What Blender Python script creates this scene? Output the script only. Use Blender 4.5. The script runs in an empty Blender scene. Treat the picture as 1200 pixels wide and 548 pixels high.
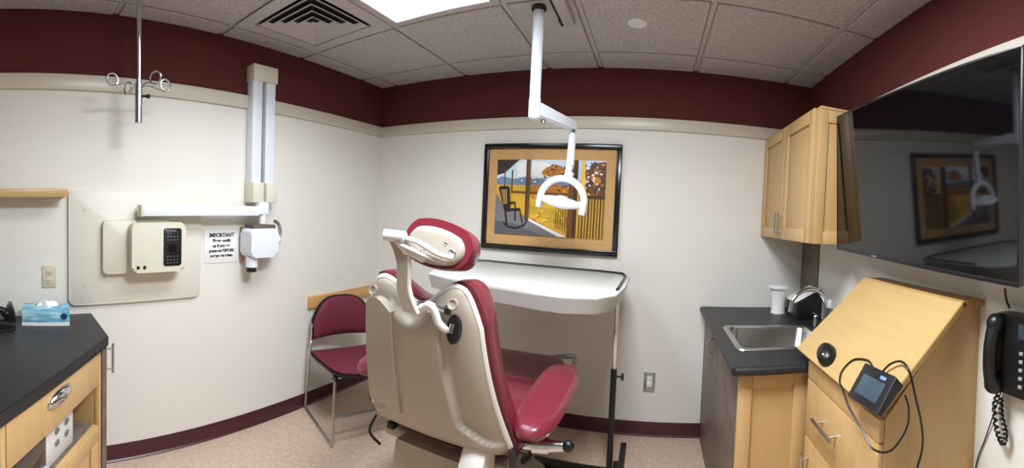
import bpy, bmesh, math, random
from mathutils import Vector, Matrix
random.seed(7)
PI = math.pi
C = bpy.context.scene.collection
S = bpy.context.scene

# ------------------------------------------------------------------ camera, world, exposure
ZC = 1.4012                                   # eye height
F, CX, CY = 483.8945, 766.7647, 261.3827      # cylinder focal length and centre, 1200 x 548 frame
PITCH, ROLL = -0.011, 0.0509
cam = bpy.data.cameras.new('camera')
cam.type = 'PANO'
cam.panorama_type = 'CENTRAL_CYLINDRICAL'
cam.central_cylindrical_radius = 1.0
cam.central_cylindrical_range_u_min = -CX / F
cam.central_cylindrical_range_u_max = (1200 - CX) / F
cam.central_cylindrical_range_v_min = -(548 - CY) / F
cam.central_cylindrical_range_v_max = CY / F
cam.clip_start = 0.01
co = bpy.data.objects.new('camera', cam)
C.objects.link(co)
cp, sp, cr, sr = math.cos(PITCH), math.sin(PITCH), math.cos(ROLL), math.sin(ROLL)
Mx = Matrix(((cr, 0, sr), (0, 1, 0), (-sr, 0, cr))) @ Matrix(((1, 0, 0), (0, cp, sp), (0, -sp, cp)))
right, fwd, up = Mx[0], Mx[1], Mx[2]
rot = Matrix((right, up, -fwd)).transposed()
co.matrix_world = Matrix.Translation((0, 0, ZC)) @ rot.to_4x4()
S.camera = co
S.view_settings.view_transform = 'Standard'
S.view_settings.look = 'None'
S.view_settings.exposure = 0.0
S.view_settings.gamma = 1.0
S.view_settings.use_curve_mapping = False
w = bpy.data.worlds.new('world'); S.world = w
w.use_nodes = True
w.node_tree.nodes['Background'].inputs[0].default_value = (0.9, 0.92, 1.0, 1)
w.node_tree.nodes['Background'].inputs[1].default_value = 0.3
LAMP = 3.0                                     # luminance of the ceiling light diffusers
def panel_lamp(x, y, power, spread, ly=1.10):
    l = bpy.data.lights.new('ceiling_light_lamp', 'AREA'); l.shape = 'RECTANGLE'; l.size = .50; l.size_y = ly
    l.energy = power; l.spread = math.radians(spread); l.color = (.95, 1.0, 1.08)
    o = bpy.data.objects.new('ceiling_light_lamp', l); C.objects.link(o); o.location = (x, y, 2.357 - .012)
panel_lamp(-1.04, 1.179, 17.5, 145)
panel_lamp(-.089, .874, 50, 180, .50)

# ------------------------------------------------------------------ room measures (metres)
XL, XR, YB, YF, CE = -2.0938, 1.0093, 2.6544, -1.7, 2.357
GX = [-1.954, -1.345, -0.735, -0.394, 0.216, 0.825]
GY = [2.398 - 0.6096 * k for k in range(8)]
RAIL0, RAIL1, BB = 1.963, 2.040, 0.090

# ------------------------------------------------------------------ materials
def lin(c):
    return tuple(((v / 255) / 12.92 if v / 255 <= 0.04045 else ((v / 255 + 0.055) / 1.055) ** 2.4) for v in c)
def mat(name, rgb, rough=0.5, metal=0.0, coat=0.0, vary=0.0, scale=8.0, bump=0.0, bscale=200.0, stretch=None, rgb2=None, spec=0.5):
    m = bpy.data.materials.new(name); m.use_nodes = True
    nt = m.node_tree; b = nt.nodes['Principled BSDF']
    c = lin(rgb)
    b.inputs['Base Color'].default_value = (*c, 1)
    b.inputs['Roughness'].default_value = rough
    b.inputs['Metallic'].default_value = metal
    b.inputs['Coat Weight'].default_value = coat
    b.inputs['Specular IOR Level'].default_value = spec
    tc = nt.nodes.new('ShaderNodeTexCoord')
    mp = nt.nodes.new('ShaderNodeMapping'); nt.links.new(tc.outputs['Object'], mp.inputs[0])
    if stretch: mp.inputs['Scale'].default_value = stretch
    if vary or rgb2:
        n = nt.nodes.new('ShaderNodeTexNoise'); n.inputs['Scale'].default_value = scale
        n.inputs['Detail'].default_value = 5
        nt.links.new(mp.outputs[0], n.inputs['Vector'])
        r = nt.nodes.new('ShaderNodeValToRGB')
        c2 = lin(rgb2) if rgb2 else tuple(v * (1 - vary) for v in c)
        c1 = c if rgb2 else tuple(min(1, v * (1 + vary)) for v in c)
        r.color_ramp.elements[0].position = 0.38; r.color_ramp.elements[0].color = (*c2, 1)
        r.color_ramp.elements[1].position = 0.62; r.color_ramp.elements[1].color = (*c1, 1)
        nt.links.new(n.outputs['Fac'], r.inputs[0]); nt.links.new(r.outputs[0], b.inputs['Base Color'])
    if bump:
        n2 = nt.nodes.new('ShaderNodeTexNoise'); n2.inputs['Scale'].default_value = bscale
        nt.links.new(mp.outputs[0], n2.inputs['Vector'])
        bp = nt.nodes.new('ShaderNodeBump'); bp.inputs['Strength'].default_value = bump; bp.inputs['Distance'].default_value = 0.002
        nt.links.new(n2.outputs['Fac'], bp.inputs['Height']); nt.links.new(bp.outputs[0], b.inputs['Normal'])
    return m
def emit(name, rgb, s):
    m = bpy.data.materials.new(name); m.use_nodes = True
    b = m.node_tree.nodes['Principled BSDF']
    b.inputs['Emission Color'].default_value = (*lin(rgb), 1); b.inputs['Emission Strength'].default_value = s
    b.inputs['Base Color'].default_value = (0.8, 0.8, 0.8, 1)
    return m

WALL = mat('cream_paint', (226, 223, 214), 0.6, bump=0.15, bscale=260)
BURG = mat('burgundy_paint', (88, 40, 37), 0.8, spec=.25, bump=0.15, bscale=260)
RAILM = mat('rail_paint', (208, 201, 184), 0.32)
BASEM = mat('base_vinyl', (70, 30, 36), 0.3)
CEIL = mat('ceiling_tile', (184, 178, 176), 0.9, vary=0.14, scale=70, bump=0.5, bscale=120)
GRID = mat('grid_metal', (188, 182, 180), 0.5)
FLOOR = mat('floor_vinyl', (198, 174, 154), 0.5, vary=0.10, scale=40, bump=0.1, bscale=90)
MAPLE = mat('maple', (200, 164, 112), 0.42, vary=0.035, scale=3.0, stretch=(9, 9, 1))
MAPLEH = mat('maple_along', (188, 156, 102), 0.36, vary=0.035, scale=3.0, stretch=(9, 1, 9))
MAPLED = mat('maple_edge', (176, 128, 78), 0.5, vary=0.08, scale=3.0, stretch=(1, 1, 9))
OAK = mat('rail_oak', (205, 158, 98), 0.45, vary=0.08, scale=4, stretch=(9, 1, 9))
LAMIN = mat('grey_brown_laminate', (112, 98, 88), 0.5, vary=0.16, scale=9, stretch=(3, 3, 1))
SLATE = mat('black_laminate', (36, 35, 37), 0.45, vary=0.12, scale=60)
STEEL = mat('brushed_steel', (190, 190, 188), 0.28, 1.0)
CHROME = mat('chrome', (215, 215, 218), 0.12, 1.0)
BLACK = mat('black_plastic', (20, 20, 22), 0.35)
BLACKM = mat('black_metal', (14, 14, 16), 0.4)
SCREEN = mat('tv_glass', (6, 6, 8), 0.05, spec=0.65)
WHITE = mat('white_enamel', (226, 232, 240), 0.3)
WHITEP = mat('white_plastic', (232, 232, 228), 0.4)
CREAMP = mat('cream_plastic', (214, 210, 192), 0.4)
CREAMB = mat('cream_board', (220, 216, 202), 0.45)
IVORY = mat('ivory_plastic', (205, 196, 172), 0.45)
SHELL = mat('chair_shell', (170, 160, 146), 0.38)
SHELLW = mat('chair_trim', (226, 222, 216), 0.35)
VINYL = mat('burgundy_vinyl', (120, 38, 52), 0.3, coat=0.25, bump=0.12, bscale=350)
FABRIC = mat('burgundy_fabric', (98, 22, 40), 0.75, vary=0.12, scale=220)
TABLEW = mat('table_laminate', (200, 202, 196), 0.35)
PAPER = mat('paper', (238, 238, 234), 0.8)
INK = mat('ink', (30, 28, 26), 0.7)
TBLUE = mat('tissue_box_blue', (176, 216, 226), 0.55, rgb2=(84, 158, 190), scale=14, stretch=(1, 1, 4))
TDARK = mat('tissue_dark', (24, 60, 90), 0.5)
MATB = mat('mat_board', (196, 154, 100), 0.8, vary=0.04, scale=30)
LCD = mat('lcd', (58, 72, 84), 0.3)
CLEAR = mat('soap_bottle', (84, 100, 106), 0.15)
DARKIN = mat('dark_cavity', (26, 22, 20), 0.8)
BRONZE = mat('bronze_plastic', (150, 118, 84), 0.45)
LIGHTM = emit('diffuser_glow', (236, 246, 255), LAMP)

# ------------------------------------------------------------------ mesh builder
class MB:
    def __init__(s): s.bm = bmesh.new(); s.mi = 0
    def _tag(s, faces):
        for f in faces: f.material_index = s.mi; f.smooth = True
    def box(s, lo, hi, bev=0.0, seg=2, M=None):
        lo, hi = Vector(lo), Vector(hi)
        n0 = len(s.bm.faces)
        vs = [s.bm.verts.new((x, y, z)) for x in (lo.x, hi.x) for y in (lo.y, hi.y) for z in (lo.z, hi.z)]
        q = [(0, 1, 3, 2), (4, 6, 7, 5), (0, 4, 5, 1), (2, 3, 7, 6), (0, 2, 6, 4), (1, 5, 7, 3)]
        fs = [s.bm.faces.new([vs[i] for i in a]) for a in q]
        s._tag(fs)
        if bev:
            es = list({e for f in fs for e in f.edges})
            r = bmesh.ops.bevel(s.bm, geom=es, offset=bev, segments=seg, affect='EDGES', profile=0.5)
            s._tag(r['faces'])
            vs = list({v for f in r['faces'] for v in f.verts} | {v for v in vs if v.is_valid})
        if M is not None:
            for v in set(vs): v.co = M @ v.co
        return s
    def prism(s, pts, z0, z1, bev=0.0, axis='z', M=None, seg=2):
        def P(a, b, c):
            return {'z': (a, b, c), 'y': (a, c, b), 'x': (c, a, b)}[axis]
        bot = [s.bm.verts.new(P(a, b, z0)) for a, b in pts]
        top = [s.bm.verts.new(P(a, b, z1)) for a, b in pts]
        fs = [s.bm.faces.new(bot[::-1]), s.bm.faces.new(top)]
        n = len(pts)
        for i in range(n): fs.append(s.bm.faces.new((bot[i], bot[(i + 1) % n], top[(i + 1) % n], top[i])))
        s._tag(fs)
        vs = set(bot + top)
        if bev:
            es = list({e for f in fs[:2] for e in f.edges})
            r = bmesh.ops.bevel(s.bm, geom=es, offset=bev, segments=seg, affect='EDGES', profile=0.5)
            s._tag(r['faces']); vs = {v for v in vs if v.is_valid} | {v for f in r['faces'] for v in f.verts}
        if M is not None:
            for v in vs: v.co = M @ v.co
        return s
    def tube(s, pts, r, n=10, closed=False, flat=None):
        P = [Vector(p) for p in pts]; m = len(P)
        rr = r if isinstance(r, (list, tuple)) else [r] * m
        rings = []; nrm = None
        for i, p in enumerate(P):
            if closed: t = (P[(i + 1) % m] - P[i - 1])
            else: t = (P[min(i + 1, m - 1)] - P[max(i - 1, 0)])
            t.normalize()
            if nrm is None:
                a = Vector((0, 0, 1)) if abs(t.z) < 0.9 else Vector((1, 0, 0))
                nrm = t.cross(a).normalized()
            nrm = (nrm - t * nrm.dot(t)).normalized()
            b = t.cross(nrm)
            k = flat if flat else 1.0
            rings.append([s.bm.verts.new(p + (nrm * math.cos(2 * PI * j / n) + b * math.sin(2 * PI * j / n) * k) * rr[i]) for j in range(n)])
        fs = []
        for i in range(m if closed else m - 1):
            A, B = rings[i], rings[(i + 1) % m]
            for j in range(n): fs.append(s.bm.faces.new((A[j], A[(j + 1) % n], B[(j + 1) % n], B[j])))
        if not closed:
            fs.append(s.bm.faces.new(rings[0][::-1])); fs.append(s.bm.faces.new(rings[-1]))
        s._tag(fs); return s
    def cyl(s, a, b, r, n=20, r2=None):
        return s.tube([a, b], [r, r2 if r2 is not None else r], n)
    def lathe(s, prof, at=(0, 0, 0), n=28, M=None):
        rings = []
        at = Vector(at)
        for r, z in prof:
            rings.append([s.bm.verts.new((r * math.cos(2 * PI * j / n), r * math.sin(2 * PI * j / n), z)) for j in range(n)])
        fs = []
        for A, B in zip(rings, rings[1:]):
            for j in range(n): fs.append(s.bm.faces.new((A[j], A[(j + 1) % n], B[(j + 1) % n], B[j])))
        fs.append(s.bm.faces.new(rings[0][::-1])); fs.append(s.bm.faces.new(rings[-1]))
        for R in rings:
            for v in R: v.co = (M @ v.co if M is not None else v.co) + at
        s._tag(fs); return s
    def ball(s, c, r, sc=(1, 1, 1), M=None, n=16):
        c = Vector(c)
        r_ = bmesh.ops.create_uvsphere(s.bm, u_segments=n, v_segments=max(8, n // 2), radius=r)
        for v in r_['verts']:
            q = Vector((v.co.x * sc[0], v.co.y * sc[1], v.co.z * sc[2]))
            v.co = (M @ q if M is not None else q) + c
        s._tag({f for v in r_['verts'] for f in v.link_faces}); return s
    def sheet(s, fn, nu, nv, back):                       # closed solid between fn(u,v) and back(u,v)
        A = [[s.bm.verts.new(fn(i / nu, j / nv)) for j in range(nv + 1)] for i in range(nu + 1)]
        B = [[s.bm.verts.new(back(i / nu, j / nv)) for j in range(nv + 1)] for i in range(nu + 1)]
        fs = []
        for i in range(nu):
            for j in range(nv):
                fs.append(s.bm.faces.new((A[i][j], A[i + 1][j], A[i + 1][j + 1], A[i][j + 1])))
                fs.append(s.bm.faces.new((B[i][j], B[i][j + 1], B[i + 1][j + 1], B[i + 1][j])))
        rim = [(i, 0) for i in range(nu)] + [(nu, j) for j in range(nv)] + [(i, nv) for i in range(nu, 0, -1)] + [(0, j) for j in range(nv, 0, -1)]
        for k in range(len(rim)):
            a, b = rim[k], rim[(k + 1) % len(rim)]
            fs.append(s.bm.faces.new((A[a[0]][a[1]], B[a[0]][a[1]], B[b[0]][b[1]], A[b[0]][b[1]])))
        s._tag(fs); return s
    def build(s, name, mats, parent=None, angle=32):
        if not isinstance(mats, (list, tuple)): mats = [mats]
        bmesh.ops.recalc_face_normals(s.bm, faces=s.bm.faces[:])
        if parent is not None and parent.get('_org'):
            o_ = Vector(parent['_org'])
            for v in s.bm.verts: v.co -= o_
        me = bpy.data.meshes.new(name); s.bm.to_mesh(me); s.bm.free()
        for m in mats: me.materials.append(m)
        me.set_sharp_from_angle(angle=math.radians(angle))
        o = bpy.data.objects.new(name, me); C.objects.link(o)
        if parent is not None:
            o.parent = parent
            if parent.get('_org'): o['_org'] = parent['_org']; 
        return o

def thing(name, label, cat, loc=(0, 0, 0), rz=0.0, group=None, world=True):
    """Empty at the base of a thing; with world=True its parts are given in room coordinates."""
    o = bpy.data.objects.new(name, None); C.objects.link(o); o.empty_display_size = 0.05
    o.location = loc; o.rotation_euler = (0, 0, rz)
    o['label'] = label; o['category'] = cat
    if group: o['group'] = group
    if world: o['_org'] = list(loc)
    return o
def tag(o, label, cat, group=None):
    o['label'] = label; o['category'] = cat
    if group: o['group'] = group
    return o
def struct(name, mb, mats):
    o = mb.build(name, mats); o['kind'] = 'structure'; return o
def smooth_path(pts, n=8):
    P = [Vector(p) for p in pts]; out = []
    for i in range(len(P) - 1):
        p0, p1, p2, p3 = P[max(i - 1, 0)], P[i], P[i + 1], P[min(i + 2, len(P) - 1)]
        for k in range(n):
            t = k / n
            out.append(0.5 * ((2 * p1) + (-p0 + p2) * t + (2 * p0 - 5 * p1 + 4 * p2 - p3) * t * t + (-p0 + 3 * p1 - 3 * p2 + p3) * t ** 3))
    out.append(P[-1]); return out
def rrect(x0, y0, x1, y1, r, n=5):
    out = []
    for cx_, cy_, a in ((x1 - r, y1 - r, 0), (x0 + r, y1 - r, PI / 2), (x0 + r, y0 + r, PI), (x1 - r, y0 + r, 1.5 * PI)):
        for k in range(n + 1): out.append((cx_ + r * math.cos(a + PI / 2 * k / n), cy_ + r * math.sin(a + PI / 2 * k / n)))
    return out
def text_part(lines, parent, M, material, name='lettering', size=0.03, gap=1.25, align='CENTER', bold=0.0):
    bms = bmesh.new()
    for i, (ln, sz) in enumerate(lines):
        cu = bpy.data.curves.new('t', 'FONT'); cu.body = ln; cu.size = sz; cu.align_x = align; cu.extrude = 0.0006; cu.offset = bold
        ob = bpy.data.objects.new('t', cu); C.objects.link(ob)
        dg = bpy.context.evaluated_depsgraph_get(); dg.update()
        me = bpy.data.meshes.new_from_object(ob.evaluated_get(dg))
        y = -sum(s_ * gap for _, s_ in lines[:i + 1])
        me.transform(M @ Matrix.Translation((0, y, 0)))
        bms.from_mesh(me)
        bpy.data.objects.remove(ob); bpy.data.curves.remove(cu); bpy.data.meshes.remove(me)
    if parent.get('_org'):
        for v in bms.verts: v.co -= Vector(parent['_org'])
    me = bpy.data.meshes.new(name); bms.to_mesh(me); bms.free(); me.materials.append(material)
    o = bpy.data.objects.new(name, me); C.objects.link(o); o.parent = parent
    return o

# ================================================================== ROOM
m = MB(); m.box((XL - .1, YF - .1, -.1), (XR + .1, YB + .1, 0)); struct('floor', m, FLOOR)
def wall(name, lo, hi, axis):
    m = MB(); m.mi = 0
    m.box(lo, (hi[0], hi[1], RAIL1 - .01)); m.mi = 1
    m.box((lo[0], lo[1], RAIL1 - .01), hi); struct(name, m, [WALL, BURG])
wall('wall_left', (XL - .1, YF - .1, 0), (XL, YB + .1, CE + .2), 0)
wall('wall_right', (XR, YF - .1, 0), (XR + .1, YB + .1, CE + .2), 0)
wall('wall_back', (XL, YB, 0), (XR, YB + .1, CE + .2), 1)
wall('wall_front', (XL, YF - .1, 0), (XR, YF, CE + .2), 1)
# picture rail round the room
RT = 0.018
for i, (lo, hi) in enumerate([((XL, YF, RAIL0), (XL + RT, YB - RT, RAIL1)), ((XL, YB - RT, RAIL0), (XR, YB, RAIL1)), ((XR - RT, YF, RAIL0), (XR, YB - RT, RAIL1))]):
    m = MB(); m.box(lo, hi, 0.004); struct('trim_%d' % (i + 1), m, RAILM)
# cove base
def cove(name, a, b, n):
    a, b, n = Vector(a), Vector(b), Vector(n)
    pr = [(0, 0), (0.016, 0), (0.015, 0.004), (0.008, 0.010), (0.005, 0.022), (0.004, BB - .004), (0.002, BB), (0, BB)]
    m = MB(); A = [m.bm.verts.new(a + n * d + Vector((0, 0, z))) for d, z in pr]; B = [m.bm.verts.new(b + n * d + Vector((0, 0, z))) for d, z in pr]
    fs = [m.bm.faces.new(A), m.bm.faces.new(B[::-1])]
    for i in range(len(pr)): j = (i + 1) % len(pr); fs.append(m.bm.faces.new((A[i], B[i], B[j], A[j])))
    m._tag(fs); struct(name, m, BASEM)
cove('baseboard_left', (XL, .45, 0), (XL, YB, 0), (1, 0, 0))
cove('baseboard_back', (XL, YB, 0), (.375, YB, 0), (0, -1, 0))
# ceiling: slab, tiles and grid
m = MB(); m.mi = 0
m.box((XL, YF, CE + .012), (XR, YB, CE + .03))
xs = [XL] + GX + [XR]; ys = [YF] + sorted(GY)[0 if sorted(GY)[0] > YF else 1:] + [YB]
ys = sorted(set([YF] + [g for g in GY if g > YF] + [YB]))
LIGHTS = [(GX[1], GX[2], GY[3], GY[1]), (GX[3], GX[4], GY[3], GY[2])]
VENT = (GX[0], GX[1], GY[2], GY[1])
def incell(x, y, c): return c[0] < x < c[1] and c[2] < y < c[3]
for a, b in zip(xs, xs[1:]):
    for c, d in zip(ys, ys[1:]):
        mx, my = (a + b) / 2, (c + d) / 2
        if any(incell(mx, my, L_) for L_ in LIGHTS) or incell(mx, my, VENT): continue
        g = .017
        lo = (a + (g if a > XL else 0), c + (g if c > YF else 0)); hi = (b - (g if b < XR else 0), d - (g if d < YB else 0))
        strip = abs(a - GX[2]) < .01
        m.mi = 1 if strip and my > GY[1] + .0 else 0
        m.box((lo[0], lo[1], CE - .002), (hi[0], hi[1], CE + .011), .003, 1)
m.mi = 2
for x in GX: m.box((x - .0115, YF, CE + .006), (x + .0115, YB, CE + .0115))
for y in ys[1:-1]: m.box((XL, y - .0115, CE + .0062), (XR, y + .0115, CE + .0117))
struct('ceiling', m, [CEIL, GRID, GRID])

# ================================================================== CEILING FIXTURES
for i, (a, b, c, d) in enumerate(LIGHTS):
    t = thing('ceiling_light', ['rectangular recessed ceiling light between the square air vent and the dental lamp pole', 'square recessed ceiling light on the screen side of the dental lamp pole'][i], 'ceiling light', ((a + b) / 2, (c + d) / 2, CE))
    m = MB()
    fr = .045
    m.box((a + .003, c + .003, CE - .006), (a + fr, d - .003, CE + .01), .002); m.box((b - fr, c + .003, CE - .006), (b - .003, d - .003, CE + .01), .002)
    m.box((a + fr, c + .003, CE - .006), (b - fr, c + fr, CE + .01), .002); m.box((a + fr, d - fr, CE - .006), (b - fr, d - .003, CE + .01), .002)
    m.build('frame', GRID, t)
    m = MB(); m.box((a + fr, c + fr, CE - .001), (b - fr, d - fr, CE + .008)); m.build('diffuser', LIGHTM, t)
# four-way louvred diffuser
a, b, c, d = VENT; vx, vy = (a + b) / 2, (c + d) / 2
t = thing('ceiling_vent', 'square grey louvred air diffuser in the ceiling beside the light panel', 'air vent', (vx, vy, CE))
m = MB()
hs = (b - a) / 2 - .004
def ringf(m, h0, z0, h1, z1, th=.002):
    A = [m.bm.verts.new((vx + sx * h0, vy + sy * h0, z0)) for sx, sy in ((-1, -1), (1, -1), (1, 1), (-1, 1))]
    B = [m.bm.verts.new((vx + sx * h1, vy + sy * h1, z1)) for sx, sy in ((-1, -1), (1, -1), (1, 1), (-1, 1))]
    A2 = [m.bm.verts.new(v.co + Vector((0, 0, th))) for v in A]; B2 = [m.bm.verts.new(v.co + Vector((0, 0, th))) for v in B]
    fs = []
    for i in range(4):
        j = (i + 1) % 4
        fs += [m.bm.faces.new((A[i], A[j], B[j], B[i])), m.bm.faces.new((A2[i], B2[i], B2[j], A2[j])), m.bm.faces.new((A[i], A2[i], A2[j], A[j])), m.bm.faces.new((B[i], B[j], B2[j], B2[i]))]
    m._tag(fs)
ringf(m, hs, CE - .004, .222, CE - .004); ringf(m, .222, CE - .004, .221, CE + .010, .001)
m.build('frame', GRID, t)
for k in range(4):
    m = MB(); h0 = .205 - .048 * k
    ringf(m, h0, CE - .008, h0 - .033, CE + .008); m.build('louvre', GRID, t)
m = MB(); m.box((vx - .014, vy - .014, CE - .006), (vx + .014, vy + .014, CE - .002), .002); m.build('centre_plate', GRID, t)
m = MB(); m.box((vx - .222, vy - .222, CE + .0105), (vx + .222, vy + .222, CE + .0119)); m.build('duct_dark_sheet', DARKIN, t)  # near-black sheet; the shade inside the duct is put into its colour
# the ceiling slab stays above the vent's dark sheet
# sprinkler cover
t = tag((lambda mm: mm.lathe([(.048, 0), (.050, -.003), (.046, -.007), (.0, -.008)][::-1], (-.132, 2.031, CE - .002)).build('sprinkler_cover', WHITEP))(MB()), 'round pale sprinkler cover plate on the ceiling', 'sprinkler cover')
# lamp track
t = thing('ceiling_track', 'long grey ceiling track box with black end slot beside the lamp pole', 'track', (-.47, 1.7, CE))
m = MB(); m.box((-.49, 1.2, CE - .035), (-.435, 2.0, CE - .002), .005); m.build('track_body', GRID, t)
m = MB(); m.box((-.512, 1.2, CE - .012), (-.492, 1.97, CE - .002), .002); m.box((-.515, 1.97, CE - .018), (-.495, 2.03, CE - .002), .004); m.build('slot', BLACK, t)

# ---- dental light
px_, py_ = -.577, 1.85
t = thing('dental_light', 'white pole-mounted dental examination lamp hanging from the ceiling', 'dental lamp', (px_, py_, CE - .002))
m = MB(); m.lathe([(.001, 0), (.034, 0), (.036, -.012), (.030, -.022), (.001, -.022)], (px_, py_, CE - .002)); m.build('ceiling_collar', BLACK, t)
m = MB(); m.cyl((px_, py_, CE - .022), (px_, py_, 1.862), .0255, 24); m.lathe([(.001, 1.835), (.020, 1.836), (.0275, 1.845), (.0275, 1.93), (.0255, 1.932)], (px_, py_, 0)); m.build('pole', WHITE, t)
E1 = Vector((-.452, 2.15, 1.868)); E0 = Vector((px_, py_, 1.885))
m = MB()
dd = (E1 - E0).normalized(); sd = Vector((dd.y, -dd.x, 0)).normalized()
A0, A1 = E0 + dd * .01, E1
def quad(c_, hz, hw): return [c_ + sd * hw + Vector((0, 0, hz)), c_ - sd * hw + Vector((0, 0, hz)), c_ - sd * hw - Vector((0, 0, hz)), c_ + sd * hw - Vector((0, 0, hz))]
rings = [[m.bm.verts.new(p) for p in quad(c_, hz, hw)] for c_, hz, hw in ((A0, .034, .024), (A0 + (A1 - A0) * .5, .029, .022), (A1, .026, .02), (A1 + dd * .018, .02, .012))]
fs = [m.bm.faces.new(rings[0]), m.bm.faces.new(rings[-1][::-1])]
for Ra, Rb in zip(rings, rings[1:]):
    for j in range(4): fs.append(m.bm.faces.new((Ra[j], Rb[j], Rb[(j + 1) % 4], Ra[(j + 1) % 4])))
m._tag(fs); bmesh.ops.bevel(m.bm, geom=[e for e in m.bm.edges], offset=.006, segments=3, affect='EDGES')
m._tag(m.bm.faces[:]); m.build('arm', WHITE, t)
m = MB(); m.cyl(E0 + dd * .07 + Vector((0, 0, -.034)), E0 + dd * .07 + Vector((0, 0, -.048)), .011); m.build('joint_knob', STEEL, t)
m = MB(); HX, HY = -.459, 2.15
m.cyl((-.452, 2.15, 1.85), (-.454, 2.15, 1.80), .014); m.cyl((-.454, 2.15, 1.82), (HX, HY, 1.66), .019, 20, .0215); m.cyl((HX, HY, 1.66), (-.475, HY, 1.60), .0215, 20, .014)
m.build('drop_arm', WHITE, t)
m = MB(); m.cyl((-.446, 2.134, 1.846), (-.446, 2.134, 1.836), .008); m.build('screw', BLACK, t)
# yoke and head, turned a little
MH = Matrix.Translation((-.497, HY, 1.475)) @ Matrix.Rotation(math.radians(8), 4, 'Y') @ Matrix.Rotation(math.radians(-8), 4, 'Z')
m = MB()
arc = []
for k in range(21):
    an = PI * k / 20
    arc.append(MH @ Vector((.126 * math.cos(an), 0, .122 * math.sin(an) * (.95) + .0)))
arc = [MH @ Vector((.126, 0, -.03))] + arc + [MH @ Vector((-.126, 0, -.03))]
m.tube(arc, [.018] + [.019] * 21 + [.018], 12); m.tube([MH @ Vector((.03, 0, .155)), MH @ Vector((.015, 0, .115))], [.014, .02], 12); m.build('yoke', WHITE, t)
m = MB(); MR = MH @ Matrix.Translation((0, 0, -.008)) @ Matrix.Rotation(math.radians(5), 4, 'Y') @ Matrix.Rotation(math.radians(9), 4, 'X')
m.lathe([(.001, .020), (.06, .018), (.100, .010), (.109, -.001), (.104, -.012), (.060, -.020), (.055, -.026), (.001, -.028)], (0, 0, 0), 32, MR @ Matrix.Scale(1, 4))
for v in m.bm.verts: pass
m.build('reflector_head', WHITE, t)
m = MB(); m.lathe([(.001, .018), (.030, .019), (.028, .027), (.020, .031), (.001, .032)], (0, 0, 0), 20, MR); m.build('lamp_housing', WHITEP, t)
for s_ in (-1, 1):
    m = MB(); m.cyl(MH @ Vector((s_ * .126, 0, -.028)), MH @ Vector((s_ * .126, 0, -.058)), .020, 18, .017); m.build('handle', WHITE, t)
    m = MB(); m.cyl(MH @ Vector((s_ * .098, 0, 0)), MH @ Vector((s_ * .128, 0, 0)), .010); m.build('pivot', WHITEP, t)

# ---- IV pole from the ceiling
ix, iy = -1.834, .608
t = thing('iv_pole', 'chrome ceiling-hung IV pole with four curled wire hooks', 'iv pole', (ix, iy, CE))
m = MB(); m.lathe([(.001, 0), (.03, 0), (.03, -.01), (.001, -.012)], (ix, iy, CE - .002)); m.build('ceiling_plate', CHROME, t)
m = MB(); m.cyl((ix, iy, CE - .012), (ix, iy, 1.94), .0115, 16); m.build('upper_tube', CHROME, t)
m = MB(); m.cyl((ix, iy, 1.945), (ix, iy, 1.765), .017, 18); m.build('lower_sleeve', STEEL, t)
m = MB(); m.cyl((ix + .012, iy + .012, 1.885), (ix + .02, iy + .032, 1.885), .006); m.ball((ix + .022, iy + .040, 1.885), .011); m.build('thumb_screw', BLACK, t)
for k, an in enumerate((-86, 192, 30, 96)):
    an = math.radians(an); dv = Vector((math.cos(an), math.sin(an), 0)); r0 = Vector((ix, iy, 1.925))
    L_ = (.125, .115, .105, .135)[k]
    pts = [r0 + dv * .012, r0 + dv * .05 + Vector((0, 0, .014)), r0 + dv * L_ + Vector((0, 0, -.002))]
    for q in range(1, 11):
        th = -PI / 2 + 2 * PI * q / 11
        pts.append(r0 + dv * (L_ + .028 * math.cos(th)) + Vector((0, 0, .026 + .028 * math.sin(th))) + dv.cross(Vector((0, 0, 1))) * .004 * q / 3)
    m = MB(); m.tube(smooth_path(pts, 3), .0042, 8); m.build('hook', STEEL, t)

# ================================================================== BACK WALL
# ---- framed picture
px0, px1, pz0, pz1 = -1.168, -.226, 1.143, 1.863
t = thing('framed_picture', 'black framed picture of a porch with rocking chair on the back wall', 'picture', ((px0 + px1) / 2, YB, pz0))
fw_ = .036
m = MB()
for lo, hi in (((px0, pz0), (px1, pz0 + fw_)), ((px0, pz1 - fw_), (px1, pz1)), ((px0, pz0 + fw_), (px0 + fw_, pz1 - fw_)), ((px1 - fw_, pz0 + fw_), (px1, pz1 - fw_))):
    m.box((lo[0], YB - .03, lo[1]), (hi[0], YB - .001, hi[1]), .005)
m.build('frame', mat('frame_black', (16, 14, 18), .22), t)
m = MB(); m.box((px0 + fw_, YB - .014, pz0 + fw_), (px1 - fw_, YB - .002, pz1 - fw_)); m.build('mat_board', MATB, t)
ix0, ix1, iz0, iz1 = px0 + .098, px1 - .098, pz0 + .108, pz1 - .108
cols = dict(sky=(206, 222, 240), cloud=(240, 240, 238), hill=(120, 140, 170), field=(226, 178, 60), field2=(196, 160, 50), deck=(120, 118, 118), deck2=(92, 90, 94), roof=(58, 46, 44), post=(112, 72, 38), postd=(70, 44, 26), tree=(196, 120, 44), treed=(96, 66, 42), chair=(36, 30, 34), plank=(236, 232, 226), gold=(236, 190, 70))
ck = list(cols); cm = [mat('print_' + k, v, .35) for k, v in cols.items()]
m = MB(); lay = [0]
def poly(col, pts):
    lay[0] += 1
    y = YB - .0145 - lay[0] * .00004
    vs = [m.bm.verts.new((ix0 + (ix1 - ix0) * max(0, min(1, (u - 25) / 655)), y, iz1 - (iz1 - iz0) * max(0, min(1, (v - 35) / 445)))) for u, v in pts]
    f = m.bm.faces.new(vs); f.material_index = ck.index(col)
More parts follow.
